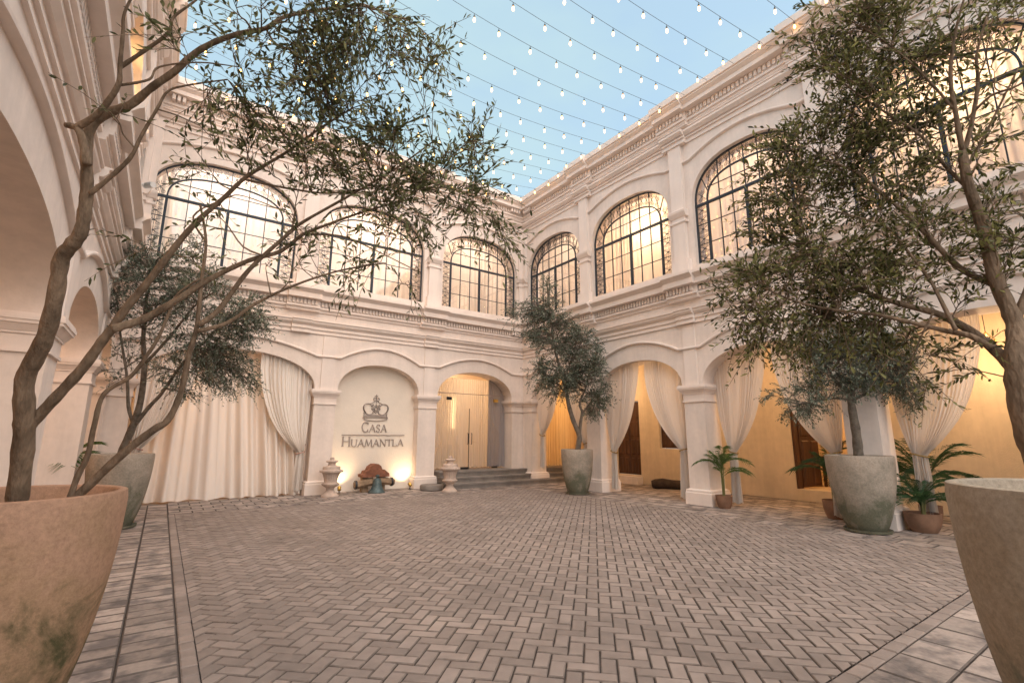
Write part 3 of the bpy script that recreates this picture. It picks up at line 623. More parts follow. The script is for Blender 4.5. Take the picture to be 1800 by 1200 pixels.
q = MB(); q.box(14.2, 14.8, 4.9, 5.9, .98, 1.03); q.build('tabletop', 'wood', tb, smooth=0)
for x_, y_ in ((14.22, 4.93), (14.72, 4.93), (14.22, 5.82), (14.72, 5.82)): q = MB(); q.box(x_, x_ + .06, y_, y_ + .06, .26, .98); q.build('leg', 'wood', tb, smooth=0)
q = MB(); q.lathe([(.02, 0), (.10, .01), (.155, .07), (.17, .15), (.15, .24), (.09, .30), (.02, .31)], 20, (13.6, 5.35, .26), mod=lambda i, a: 1 + .04 * sin(9 * a)); q.build('stone_ball', 'urnstone', None, loc=(13.6, 5.35, .26), label='round grey stone ball on the floor just inside the doorway', category='ornament')
# ------------------------------------------------------------------ lettered sign
SX0, SZB = 4.07, 1.20
sg_ = thing('wall_sign', (4.98, YB + .32, 1.2), 'grey crown emblem over raised serif letters in the lit niche', 'sign')
def TS(u, d, z): return (u, YB + .32 - d, z)
def stroke(mb, x0, z0, x1, z1, t): bar(mb, x0, z0, x1, z1, t, .0, .03)
def arcpts(cx, cz, rx, rz, a0, a1, n=18): return [(cx + rx * cos(radians(a0 + (a1 - a0) * i / n)), cz + rz * sin(radians(a0 + (a1 - a0) * i / n))) for i in range(n + 1)]
def pline(mb, pts, t): 
    sweep_uz(mb, pts, [(-t / 2, 0), (t / 2, 0), (t / 2, .03), (-t / 2, .03)])
def letter(ch, x, z, h, w):
    "serif capital, returns advance"
    mb = MB(TS); th, tn = .125 * h, .06 * h; X = lambda a: x + a * w; Z = lambda a: z + a * h
    st_ = lambda a, b, c, d_, t: stroke(mb, X(a), Z(b), X(c), Z(d_), t)
    def serif(a, b): bar(mb, X(a) - .11 * h, Z(b), X(a) + .11 * h, Z(b), .045 * h, 0, .032)
    if ch == 'A': st_(.08, .02, .5, 1, tn); st_(.5, 1, .92, .02, th); st_(.25, .36, .75, .36, tn); serif(.08, .02); serif(.92, .02)
    if ch == 'C': pline(mb, arcpts(X(.55), Z(.5), .47 * w, .5 * h, 48, 312, 24), th * .8); st_(.87, .98, .87, .72, tn); st_(.87, .02, .87, .26, tn)
    if ch == 'S': pline(mb, smooth_pts([(X(.82), Z(.80)), (X(.72), Z(.96)), (X(.45), Z(1.0)), (X(.2), Z(.86)), (X(.2), Z(.66)), (X(.5), Z(.51)), (X(.8), Z(.34)), (X(.82), Z(.14)), (X(.55), Z(.0)), (X(.25), Z(.03)), (X(.14), Z(.22))], 4), th * .8)
    if ch == 'H': st_(.12, 0, .12, 1, th); st_(.88, 0, .88, 1, th); st_(.12, .52, .88, .52, tn); [serif(a, b) for a in (.12, .88) for b in (.02, .98)]
    if ch == 'U': st_(.13, .3, .13, 1, th); st_(.87, .3, .87, 1, tn); pline(mb, arcpts(X(.5), Z(.3), .37 * w, .3 * h, 180, 360, 14), th * .8); serif(.13, .98); serif(.87, .98)
    if ch == 'M': st_(.08, 0, .2, 1, tn); st_(.2, 1, .5, .08, th); st_(.5, .08, .8, 1, tn); st_(.8, 1, .92, 0, th); serif(.08, .02); serif(.92, .02)
    if ch == 'N': st_(.12, 0, .12, 1, tn); st_(.12, 1, .88, 0, th); st_(.88, 0, .88, 1, tn); serif(.12, .02); serif(.1, .98); serif(.88, .98)
    if ch == 'T': st_(.5, 0, .5, 1, th); st_(.02, .97, .98, .97, tn); st_(.03, .98, .03, .82, tn * .8); st_(.97, .98, .97, .82, tn * .8); serif(.5, .02)
    if ch == 'L': st_(.15, 0, .15, 1, th); st_(.15, .03, .92, .03, tn); st_(.92, .02, .92, .2, tn * .8); serif(.15, .98); serif(.1, .02)
    mb.build('letter', 'signmetal', sg_, smooth=0)
x = 4.60
for ch, h, wd in (('C', .27, .21), ('A', .205, .185), ('S', .205, .13), ('A', .205, .185)): letter(ch, x, 1.615, h, wd); x += wd + .012
x = 4.07
for ch, h, wd in (('H', .27, .24), ('U', .20, .18), ('A', .20, .185), ('M', .20, .23), ('A', .20, .185), ('N', .20, .19), ('T', .20, .17), ('L', .20, .14), ('A', .20, .185)): letter(ch, x, 1.205, h, wd); x += wd + .013
q = MB(TS); q.box(4.06, 5.90, 0, .025, 1.515, 1.535); q.build('divider', 'signmetal', sg_, smooth=0)
cm = MB(TS); cx_, k1 = 418, .00171
def CT(p): return (4.985 + (p[0] - cx_) * k1, 2.69 - (p[1] - 128) * .00163)
def cl(pts, t, sm=4): pline(cm, [CT(p) for p in (smooth_pts(pts, sm) if sm else pts)], t)
mir = lambda pts: [(2 * cx_ - a, b) for a, b in pts]
for fn in (lambda p: p, mir):
    cl(fn([(352, 352), (318, 308), (268, 298), (222, 318), (202, 362), (214, 418), (250, 464), (300, 487), (345, 478), (375, 452)]), .022)
    cl(fn([(214, 345), (206, 380), (222, 428), (250, 460)]), .030)
    cl(fn([(300, 300), (350, 280), (392, 250), (402, 236)]), .011)
    cl(fn([(362, 455), (385, 425), (400, 440)]), .018)
    cl(fn([(340, 385), (418, 310)]), .014, 0); cl(fn([(340, 385), (418, 462)]), .014, 0)
    cl(fn([(372, 385), (418, 342), (418, 342)]), .009, 0); cl(fn([(372, 385), (418, 430)]), .009, 0); cl(fn([(340, 385), (395, 385)]), .009, 0)
    cl(fn([(350, 322), (364, 308), (378, 322), (364, 336), (350, 322)]), .009, 0)
    cl(fn([(212, 462), (236, 478), (214, 498)]), .022, 0)
    cl([fn([(392 + 26 * cos(a), 214 + 26 * sin(a))])[0] for a in [2 * pi * i / 14 for i in range(15)]], .011, 0)
cl([(428 - 10, 128), (418, 186)], .012, 0); cl([(392, 158), (444, 158)], .014, 0); cl([(418, 188), (418, 345)], .009, 0)
cl([(418 + 20 * cos(a), 386 + 26 * sin(a)) for a in [2 * pi * i / 12 for i in range(13)]], .008, 0)
cl([(212, 522), (260, 506), (340, 498), (418, 496), (496, 498), (576, 506), (624, 522)], .020)
cl([(212, 528), (280, 518), (418, 512), (556, 518), (624, 528)], .024)
cl([(210, 530), (210, 560), (260, 580), (340, 592), (418, 595), (496, 592), (576, 580), (626, 560), (626, 530)], .018)
cl([(218, 552), (300, 542), (418, 538), (536, 542), (618, 552)], .008)
cm.build('crown_emblem', 'signmetal', sg_, smooth=0)
# ------------------------------------------------------------------ niche: bell, urns, uplights
be = thing('mission_bell', (4.88, 13.36, 0), 'old blue green bell under a red wooden yoke with two log arms', 'bell')
q = MB(); q.lathe([(k * 1.08, z * 1.0) for k, z in [(.20, 0), (.205, .012), (.19, .04), (.155, .09), (.125, .16), (.108, .24), (.098, .31), (.075, .36), (.03, .38), (.028, .40), (.05, .42), (.05, .45), (.01, .47)]], 28, (4.90, 13.14, .0)); q.build('bell_body', 'bronze', be)
q = MB(); hp = [(4.50, .40), (4.49, .47), (4.57, .49), (4.60, .56), (4.68, .58), (4.73, .68), (4.83, .745), (4.93, .745), (5.01, .69), (5.05, .60), (5.12, .59), (5.20, .52), (5.25, .49), (5.26, .40)]
n = len(hp); q.add([(x_, y_, z_) for y_ in (13.20, 13.55) for x_, z_ in hp], [tuple(range(n)), tuple(range(n, 2 * n))[::-1]] + [(i, (i + 1) % n, n + (i + 1) % n, n + i) for i in range(n)]); q.build('headstock', 'redwood', be, smooth=30)
for (x0, x1, z0, z1) in ((4.33, 4.84, .20, .285), (4.99, 5.44, .285, .235)):
    q = MB(); q.tube([(x0, 13.3, z0), (x0 + .03, 13.3, z0 + .005), (x0 + .1, 13.3, z0 + .01), ((x0 + x1) / 2, 13.3, (z0 + z1) / 2 + .01), (x1, 13.3, z1)], [.085, .11, .105, .115, .11] if x0 < 4.5 else [.11, .115, .11, .105, .085], 7); o = q.build('log_arm', 'logwood', be)
for x_ in (4.36, 5.36):
    q = MB(); q.tube([(x_ - .02, 13.3, .21 if x_ < 5 else .25), (x_ + .03, 13.3, .21 if x_ < 5 else .25)], .117, 12); q.build('iron_band', 'steel', be)
for x_ in (4.56, 5.04): q = MB(); q.box(x_, x_ + .17, 13.36, 13.52, 0, .40); q.build('support_block', 'logwood', be, smooth=0)
uprof = [(.205, 0), (.21, .03), (.19, .055), (.12, .12), (.09, .17), (.105, .20), (.10, .215), (.15, .25), (.20, .29), (.205, .315), (.16, .345), (.15, .37), (.16, .44), (.19, .54), (.225, .585), (.27, .60), (.275, .64), (.22, .655), (.21, .67), (.215, .70), (.20, .735), (.10, .755), (.085, .80), (.09, .825), (.13, .845), (.135, .87), (.11, .885), (.05, .895), (.055, .92), (.045, .955), (.01, .965)]
def umod(i, a):
    if i in (8, 9): return 1 + .05 * abs(sin(9 * a))
    if i in (11, 12, 13): return 1 + .05 * abs(sin(10 * a))
    if i in (15, 16): return 1 + .045 * abs(sin(14 * a))
    if i in (24, 25): return 1 + .07 * abs(sin(9 * a))
    return 1
def urn(x_, y_, label):
    u = thing('stone_urn', (x_, y_, 0), label, 'urn', 'lidded stone urns')
    a = MB(); a.lathe(uprof[:18], 84, (x_, y_, 0), umod); a.build('urn_body', 'urnstone', u, smooth=50)
    a = MB(); a.lathe([(.19, .655)] + uprof[17:], 84, (x_, y_, 0), lambda i, an: umod(i + 16, an)); a.build('urn_lid', 'urnstone', u, smooth=50)
urn(3.60, 12.90, 'lidded stone urn by the pillar left of the old bell')
urn(6.62, 12.22, 'lidded stone urn in front of the corner steps')
def uplight(x_, y_, label, e, aim):
    t = thing('ground_uplight', (x_, y_, 0), label, 'uplight', 'uplights in the niche')
    a = MB(); a.tube([(x_, y_, 0), (x_, y_, .10)], .012, 8); a.lathe([(.05, 0), (.05, .012), (.02, .02)], 12, (x_, y_, 0)); a.build('spike_base', 'steel', t)
    dv = (Vector(aim) - Vector((x_, y_, .14))).normalized(); p0 = Vector((x_, y_, .13))
    a = MB(); a.tube([p0 - dv * .06, p0 - dv * .05, p0 + dv * .05], [.03, .045, .05], 14); a.build('lamp_head', 'brass', t)
    light('uplight_beam', tuple(p0 + dv * .07), e, (1, .70, .40), .03, 95, aim)
uplight(3.98, 13.42, 'small uplight half hidden behind the left stone urn', 10, (4.05, 13.82, .55))
uplight(5.98, 13.42, 'small brass uplight right of the old bell in the niche', 10, (5.86, 13.82, .55))
# lava rock
q = MB(); rr = random.Random(4)
pts = [(0, .12), (.1, .17), (.3, .19), (.55, .16), (.8, .17), (.95, .13), (1.0, .05)]
q.tube([(12.15 + .62 * t, 9.78 - .85 * t, .14 + .02 * sin(5 * t)) for t, r in pts], [r for t, r in pts], 11)
o = q.build('lava_rock', 'rock', None, loc=(12.45, 9.35, 0), label='long dark lava rock lying at the foot of the ochre wall', category='rock')
o.scale = (1, 1, .85)
# ------------------------------------------------------------------ planters
def planter(x_, y_, h, r, rb, m, label, saucer=True, group='large weathered planters'):
    t = thing('planter', (x_, y_, 0), label, 'planter', group)
    def rad(q_):
        return rb + (r - rb) * (1 - (1 - q_) ** 1.9) ** .78
    z0 = .03 if saucer else 0
    prof = [(rad(i / 26) if i else rb, z0 + (h - z0) * i / 26) for i in range(27)]
    prof[-1] = (r - .006, h - .004)
    prof += [(r - .02, h), (r - .04, h), (r - .05, h - .01), (r - .06, h - .16), (r - .09, h - .20)]
    a = MB(); a.lathe(prof, 64, (x_, y_, 0)); a.build('pot', m, t, smooth=50)
    a = MB(); a.lathe([(r - .065, h - .19), (r - .07, h - .155), (.05, h - .135)], 40, (x_, y_, 0), lambda i, an: 1 - .0 * an); a.build('soil', 'soil', t)
    if saucer: a = MB(); a.lathe([(rb + .02, 0), (rb + .075, .012), (rb + .085, .05), (rb + .07, .05), (rb + .05, .028), (.05, .028)], 40, (x_, y_, 0)); a.build('saucer', m, t, smooth=50)
    return t
planter(-.62, 3.62, 1.20, .505, .27, 'pot_terra', 'huge orange brown planter with mossy streaks, closest to the camera on the left', False)
planter(-.50, 10.55, 1.19, .45, .25, 'pot_grey', 'grey planter by the curtained arch, behind the nearest left tree')
planter(9.26, 9.92, 1.17, .435, .25, 'pot_grey', 'grey planter beside the corner steps, before a white pillar')
planter(9.62, 3.40, 1.22, .49, .255, 'pot_grey', 'grey planter with dark damp lower half, between two potted palms')
planter(3.27, .25, 1.30, .53, .29, 'pot_sand', 'huge sand coloured planter cut off by the right edge of the view', False)
# ------------------------------------------------------------------ olive trees
def nearest(pts, q):
    d = ((pts - np.array(q)) ** 2).sum(1); return int(d.argmin())
def resample(pts, rad, step):
    o_, r_ = [], []
    sp = smooth_pts([(*p, r) for p, r in zip(pts, rad)], 5)
    for p in sp: o_.append(Vector(p[:3])); r_.append(p[3])
    return o_, r_
def leaf_geom(vs, fs, p, d, n, L_, W_):
    "lens-shaped leaf, two quads along the midrib"
    s = d.cross(n); s = s.normalized() if s.length > 1e-6 else Vector((1, 0, 0)); nn = s.cross(d)
    b = len(vs); m1 = p + d * L_ * .35; m2 = p + d * L_ * .7
    vs += [p, m1 + s * W_ * .5 + nn * W_ * .12, m2 + s * W_ * .42 + nn * W_ * .1, p + d * L_, m2 - s * W_ * .42 + nn * W_ * .1, m1 - s * W_ * .5 + nn * W_ * .12, p + d * L_ * .5 - nn * W_ * .05]
    fs += [(b, b + 1, b + 2, b + 3, b + 6), (b, b + 6, b + 3, b + 4, b + 5)]
def olive(loc, label, limbs, clumps, seed, leafL, leafW, mleaf, mbark, dens=1, tw=.0035, nleaf=9, twl=(.16, .34), droop=.15, fruit=0, limb_n=10, group='olive trees in planters'):
    rnd = random.Random(seed); t = thing('olive_tree', loc, label, 'olive tree', group)
    tr = MB(); sk = []; skr = []
    for pts, rad in limbs:
        a, b = resample(pts, rad, .05)
        # knobbly bark
        b = [r * (1 + .10 * sin(i * 1.7 + seed) * rnd.random()) for i, r in enumerate(b)]
        tr.tube(a, b, limb_n); sk += [tuple(p) for p in a]; skr += b
    base_n = len(sk)
    tr.build('trunk', mbark, t, smooth=180, fix=False)
    sub = MB(); lv, lf = [], []; fr = []
    for (c, rx, ry, rz, ns, nt_) in clumps:
        skn = np.array(sk)
        for _ in range(max(1, round(ns * dens))):
            while True:
                v = Vector([rnd.uniform(-1, 1) for _ in range(3)])
                if v.length < 1: break
            e = c + right * v.x * rx + up * v.y * ry + fwd * v.z * rz
            i = nearest(skn, e + Vector((0, 0, -.10)) + (c - e) * .5); a = Vector(sk[i]); dist = (e - a).length
            if dist < .03: continue
            mid1 = a.lerp(e, .35) + Vector([rnd.uniform(-1, 1) for _ in range(3)]) * dist * .10
            mid2 = a.lerp(e, .7) + Vector([rnd.uniform(-1, 1) for _ in range(3)]) * dist * .08 + Vector((0, 0, dist * .04))
            pts = [Vector(p) for p in smooth_pts([tuple(a), tuple(mid1), tuple(mid2), tuple(e)], 3)]
            r0 = min(skr[i] * .6, tw * (1.3 + dist * 2.2)); n = len(pts)
            sub.tube(pts, [r0 * (1 - .65 * k / (n - 1)) for k in range(n)], 4, False)
            for q in range(nt_):
                f_ = 1 - (q / nt_) ** 1.3 * .62; k = min(n - 2, int(f_ * (n - 1))); p = pts[k].lerp(pts[k + 1], f_ * (n - 1) - k) if k < n - 1 else pts[-1]
                dr_ = (pts[min(k + 1, n - 1)] - pts[k]).normalized()
                d = (dr_ * .8 + Vector([rnd.uniform(-1, 1) for _ in range(3)]) * .9); d.normalize()
                Lt = rnd.uniform(*twl); bend = Vector((rnd.uniform(-.3, .3), rnd.uniform(-.3, .3), -droop - rnd.random() * droop))
                tp = [p + d * Lt * s_ + bend * Lt * s_ * s_ for s_ in (0, .33, .66, 1)]
                sub.tube(tp, [tw * .75, tw * .6, tw * .5, tw * .3], 3, False)
                for m_ in range(nleaf):
                    s_ = .12 + .88 * (m_ + rnd.random() * .6) / nleaf; pp = p + d * Lt * s_ + bend * Lt * s_ * s_
                    td = (d + bend * 2 * s_).normalized(); sd_ = td.cross(Vector([rnd.uniform(-1, 1) for _ in range(3)]))
                    if sd_.length < .05: continue
                    ld = (td * rnd.uniform(.5, 1.1) + sd_.normalized() * rnd.uniform(.4, 1.0) + Vector((0, 0, rnd.uniform(-.15, .25)))).normalized()
                    ln = Vector([rnd.uniform(-1, 1) for _ in range(3)]) + Vector((0, 0, .8))
                    k2 = rnd.uniform(.65, 1.2); leaf_geom(lv, lf, pp, ld, ln, leafL * k2, leafW * rnd.uniform(.8, 1.2))
                if fruit and rnd.random() < fruit:
                    c2 = tp[2] + Vector((0, 0, -.012)); fr.append(c2)
    sub.build('twigs', mbark, t, smooth=180, fix=False)
    fo = MB(); fo.v = [tuple(v) for v in lv]; fo.f = lf; fo.build('foliage', mleaf, t, smooth=180, fix=False)
    for c2 in fr[:60]:
        q = MB(); q.lathe([(.001, -.009), (.006, -.005), (.0075, 0), (.006, .006), (.001, .01)], 7, tuple(c2)); q.build('olive_fruit', 'fruit', t, smooth=180, fix=False)
    print('olive', seed, 'leaves', len(lf) // 2)
    return t
def limb(pts, d0, d1, r0, r1, dz=None):
    n = len(pts); P_ = [P(p[0], p[1], d0 + (d1 - d0) * i / (n - 1)) for i, p in enumerate(pts)]
    k_ = .72 if d0 < 4 else 1; R_ = [k_ * (r0 + (r1 - r0) * (i / (n - 1))) for i in range(n)]
    return P_, R_
def join(a, b): return a[0] + b[0][1:], a[1] + [min(x, a[1][-1]) for x in b[1][1:]]
def clump(px, py, dep, rx, ry, ns, nt_=7, rz=None):
    a, b = rx / F_PX * dep, ry / F_PX * dep
    return (P(px, py, dep), a, b, rz if rz else (a + b) / 2, ns, nt_)
# --- nearest left tree
LL = [join(limb([(26, 905), (31, 871), (42, 775), (43, 725), (44, 667), (64, 625), (83, 583), (100, 508), (108, 455), (125, 432), (142, 408)], 2.55, 2.5, .068, .044),
      limb([(142, 408), (150, 364), (153, 326), (152, 276), (155, 238), (168, 213), (199, 195), (230, 184), (268, 153), (307, 126), (340, 96), (380, 73), (427, 58), (467, 50), (500, 30), (567, 17), (640, 8)], 2.5, 2.75, .043, .010)),
      limb([(153, 290), (146, 250), (136, 226), (116, 220)], 2.5, 2.5, .030, .020),
      limb([(132, 226), (169, 203), (192, 176), (209, 146), (211, 115), (216, 60), (219, 23), (240, -20)], 2.5, 2.45, .024, .007),
      limb([(212, 118), (250, 92), (295, 59), (305, 31), (335, 8), (370, -20)], 2.5, 2.6, .015, .006),
      limb([(158, 341), (199, 307), (230, 276), (249, 238), (276, 192), (295, 161), (330, 150), (400, 140)], 2.5, 2.65, .017, .005),
      limb([(210, 150), (262, 140), (280, 118), (350, 110), (420, 118)], 2.5, 2.7, .010, .004),
      limb([(44, 760), (62, 737), (104, 692), (146, 646), (179, 600), (196, 578), (225, 537), (250, 508), (292, 454), (323, 415), (351, 385), (393, 348), (428, 315), (463, 292), (500, 270), (567, 223), (620, 190)], 2.55, 2.95, .042, .007),
      limb([(196, 578), (225, 570), (258, 558), (308, 529), (340, 508), (375, 487), (437, 458), (492, 442), (533, 412), (575, 395), (640, 372), (720, 350)], 2.58, 3.1, .032, .007),
      limb([(120, 885), (135, 840), (154, 800), (166, 746), (183, 692), (229, 662), (258, 625), (280, 590), (297, 550), (312, 517), (350, 490)], 2.6, 2.75, .022, .008),
      limb([(120, 885), (150, 858), (217, 796), (270, 755), (295, 738), (317, 692), (333, 621), (346, 575), (354, 496), (362, 425), (352, 360)], 2.62, 2.85, .036, .008),
      limb([(350, 571), (387, 542), (437, 475), (500, 417), (530, 392), (600, 352), (690, 300), (760, 250)], 2.75, 3.1, .022, .006),
      limb([(347, 582), (400, 567), (450, 533), (521, 500), (600, 475), (680, 462)], 2.75, 3.0, .017, .005),
      limb([(362, 425), (340, 380), (395, 350), (430, 345), (520, 380)], 2.82, 3.0, .008, .004),
      limb([(533, 412), (600, 415), (660, 440), (740, 480)], 2.98, 3.1, .009, .004),
      limb([(428, 315), (500, 330), (580, 340), (650, 330), (740, 320), (820, 340)], 2.85, 3.2, .010, .004)]
LC = [clump(460, 60, 2.65, 90, 60, 26), clump(560, 45, 2.7, 90, 55, 40), clump(650, 45, 2.75, 70, 55, 40), clump(715, 100, 2.8, 60, 60, 30), clump(600, 130, 2.75, 90, 60, 42),
      clump(510, 160, 2.75, 90, 60, 28), clump(420, 170, 2.7, 80, 60, 16), clump(640, 220, 2.85, 80, 60, 40), clump(560, 260, 2.85, 90, 60, 30), clump(700, 280, 2.95, 90, 60, 42), clump(640, 330, 2.95, 90, 50, 32),
      clump(790, 300, 3.05, 80, 55, 36), clump(850, 270, 3.1, 50, 50, 14), clump(760, 370, 3.1, 80, 50, 24), clump(850, 360, 3.15, 70, 50, 20), clump(700, 420, 3.05, 80, 60, 18), clump(590, 430, 3.0, 80, 60, 14),
      clump(480, 380, 2.9, 90, 70, 14, 4), clump(400, 250, 2.75, 90, 80, 12, 4), clump(340, 160, 2.6, 60, 80, 8, 4), clump(250, 230, 2.5, 50, 60, 5, 4), clump(290, 400, 2.75, 70, 70, 6, 3), clump(480, 500, 2.95, 90, 40, 7, 4), clump(880, 410, 3.2, 45, 40, 7), clump(340, 60, 2.6, 50, 60, 8, 5), clump(730, 470, 3.1, 60, 50, 7, 5), clump(530, 300, 2.9, 80, 60, 12, 6)]
olive((-.62, 3.62, 1.05), 'nearest left olive tree, several crooked bare stems reaching across the courtyard', LL, LC, 11, .047, .0130, 'leaf', 'bark', dens=.28, tw=.0034, nleaf=8, limb_n=14)
# --- far left tree
dz = 8.85
FL = [limb([(212, 812), (216, 790), (235, 745), (248, 700), (254, 640), (252, 590), (258, 520), (262, 470)], dz, dz, .075, .02),
      limb([(235, 745), (226, 715), (223, 660), (212, 590), (205, 520)], dz, dz - .1, .035, .012),
      limb([(238, 745), (262, 715), (285, 690), (320, 640), (370, 590), (400, 560)], dz, dz + .1, .04, .014),
      limb([(254, 640), (300, 590), (340, 540), (380, 510)], dz, dz, .03, .01)]
FC = [clump(225, 460, dz, 45, 35, 26), clump(290, 500, dz, 60, 50, 40), clump(250, 560, dz, 60, 50, 30), clump(360, 520, dz, 60, 50, 46), clump(430, 560, dz, 48, 50, 46), clump(370, 600, dz, 60, 40, 46), clump(400, 650, dz, 60, 35, 34),
      clump(330, 640, dz, 50, 40, 26), clump(420, 680, dz, 35, 20, 12), clump(225, 640, dz, 40, 50, 9), clump(330, 450, dz, 60, 45, 22), clump(310, 690, dz, 30, 25, 5), clump(205, 520, dz, 28, 40, 12)]
olive((-.50, 10.55, 1.05), 'bushy grey green olive tree behind the nearest left tree', FL, FC, 12, .060, .0175, 'leaf_far', 'bark_far', dens=1.05, tw=.005, nleaf=8, twl=(.18, .38))
# --- middle tree by the steps
dz = 13.15
BL_ = [limb([(1016, 800), (1016, 788), (1018, 765), (1008, 740), (1000, 713), (996, 692), (985, 650), (975, 610), (968, 560), (962, 505)], dz, dz, .085, .02),
       limb([(1018, 765), (1021, 740), (1023, 723), (1019, 709), (1030, 680), (1040, 640)], dz, dz, .05, .015),
       limb([(1022, 728), (1034, 712), (1050, 690)], dz, dz, .03, .012), limb([(996, 692), (970, 665), (945, 650)], dz, dz, .03, .012), limb([(990, 670), (1005, 630), (1015, 590)], dz, dz, .03, .012)]
BC_ = [clump(962, 520, dz, 18, 36, 18), clump(975, 560, dz, 36, 24, 30), clump(925, 555, dz, 42, 18, 22), clump(905, 545, dz, 20, 16, 8), clump(965, 600, dz, 46, 30, 40), clump(1020, 605, dz, 42, 34, 52), clump(1000, 645, dz, 50, 34, 60), clump(950, 660, dz, 30, 30, 28),
       clump(1045, 650, dz, 24, 50, 34), clump(1050, 700, dz, 22, 32, 24), clump(985, 685, dz, 36, 18, 18), clump(1030, 670, dz, 40, 35, 30), clump(935, 595, dz, 20, 20, 9)]
olive((9.26, 9.92, 1.05), 'silvery olive tree with two slender stems beside the corner steps', BL_, BC_, 13, .068, .021, 'leaf_far', 'bark_far', dens=1.05, tw=.006, nleaf=7, twl=(.18, .36))
# --- right potted tree
dz = 8.35
RL = [limb([(1511, 815), (1509, 797), (1505, 760), (1498, 720), (1496, 703)], dz, dz, .085, .055),
      limb([(1496, 703), (1480, 680), (1462, 660), (1450, 620)], dz, dz, .04, .012), limb([(1497, 703), (1500, 670), (1495, 630), (1490, 590)], dz, dz, .04, .012),
      limb([(1498, 703), (1525, 690), (1560, 670), (1600, 660)], dz, dz, .03, .01), limb([(1496, 703), (1470, 700), (1430, 705), (1400, 710)], dz, dz - .1, .022, .008)]
RC = [clump(1460, 640, dz, 50, 40, 46), clump(1500, 610, dz, 60, 40, 54), clump(1560, 620, dz, 50, 40, 40), clump(1540, 665, dz, 50, 25, 24), clump(1595, 675, dz, 42, 22, 22), clump(1430, 690, dz, 50, 26, 22), clump(1375, 695, dz, 26, 14, 6), clump(1415, 720, dz, 28, 24, 12), clump(1450, 590, dz, 50, 40, 30), clump(1490, 680, dz, 40, 20, 14), clump(1610, 700, dz, 20, 16, 6)]
olive((9.62, 3.40, 1.05), 'small dark olive tree low under the biggest crown, in the damp grey planter', RL, RC, 14, .056, .017, 'leaf_far', 'bark_far', dens=1.05, tw=.005, nleaf=8, twl=(.15, .32))
# --- nearest right tree
RR = [join(limb([(1865, 895), (1840, 840), (1812, 780), (1792, 700), (1786, 650), (1785, 620)], 2.2, 2.3, .075, .055),
      limb([(1785, 620), (1786, 575), (1771, 537), (1750, 490), (1733, 417), (1717, 367), (1700, 317), (1692, 267)], 2.3, 2.6, .054, .028)),
      limb([(1692, 267), (1680, 200), (1671, 142), (1675, 83), (1685, 33), (1700, -20)], 2.6, 2.6, .018, .006), limb([(1694, 270), (1708, 217), (1719, 146), (1717, 96), (1735, 30)], 2.6, 2.55, .018, .006),
      limb([(1696, 300), (1730, 240), (1760, 180), (1790, 120)], 2.6, 2.5, .011, .005),
      limb([(1787, 655), (1762, 627), (1732, 601), (1702, 579), (1650, 552), (1594, 537), (1537, 519), (1480, 490), (1430, 450)], 2.3, 2.9, .040, .010),
      limb([(1745, 612), (1705, 590), (1665, 582), (1612, 569), (1537, 552), (1470, 545), (1400, 530), (1330, 500)], 2.35, 2.9, .022, .006),
      limb([(1752, 500), (1735, 495), (1687, 471), (1637, 421), (1596, 379), (1550, 340), (1500, 300), (1440, 280)], 2.45, 2.95, .026, .007),
      limb([(1680, 580), (1650, 520), (1633, 490), (1592, 437), (1560, 400), (1500, 380), (1420, 360)], 2.45, 2.9, .014, .005),
      limb([(1700, 330), (1660, 290), (1620, 240), (1560, 200), (1500, 160), (1450, 120)], 2.6, 2.95, .014, .005),
      limb([(1675, 190), (1640, 150), (1600, 110), (1550, 70), (1500, 40)], 2.6, 2.9, .010, .004),
      limb([(1786, 560), (1810, 500), (1830, 400), (1850, 300)], 2.35, 2.4, .03, .012),
      limb([(1700, 210), (1740, 170), (1790, 150), (1830, 120)], 2.6, 2.4, .01, .005),
      limb([(1640, 550), (1620, 590), (1600, 640)], 2.45, 2.5, .008, .003)]
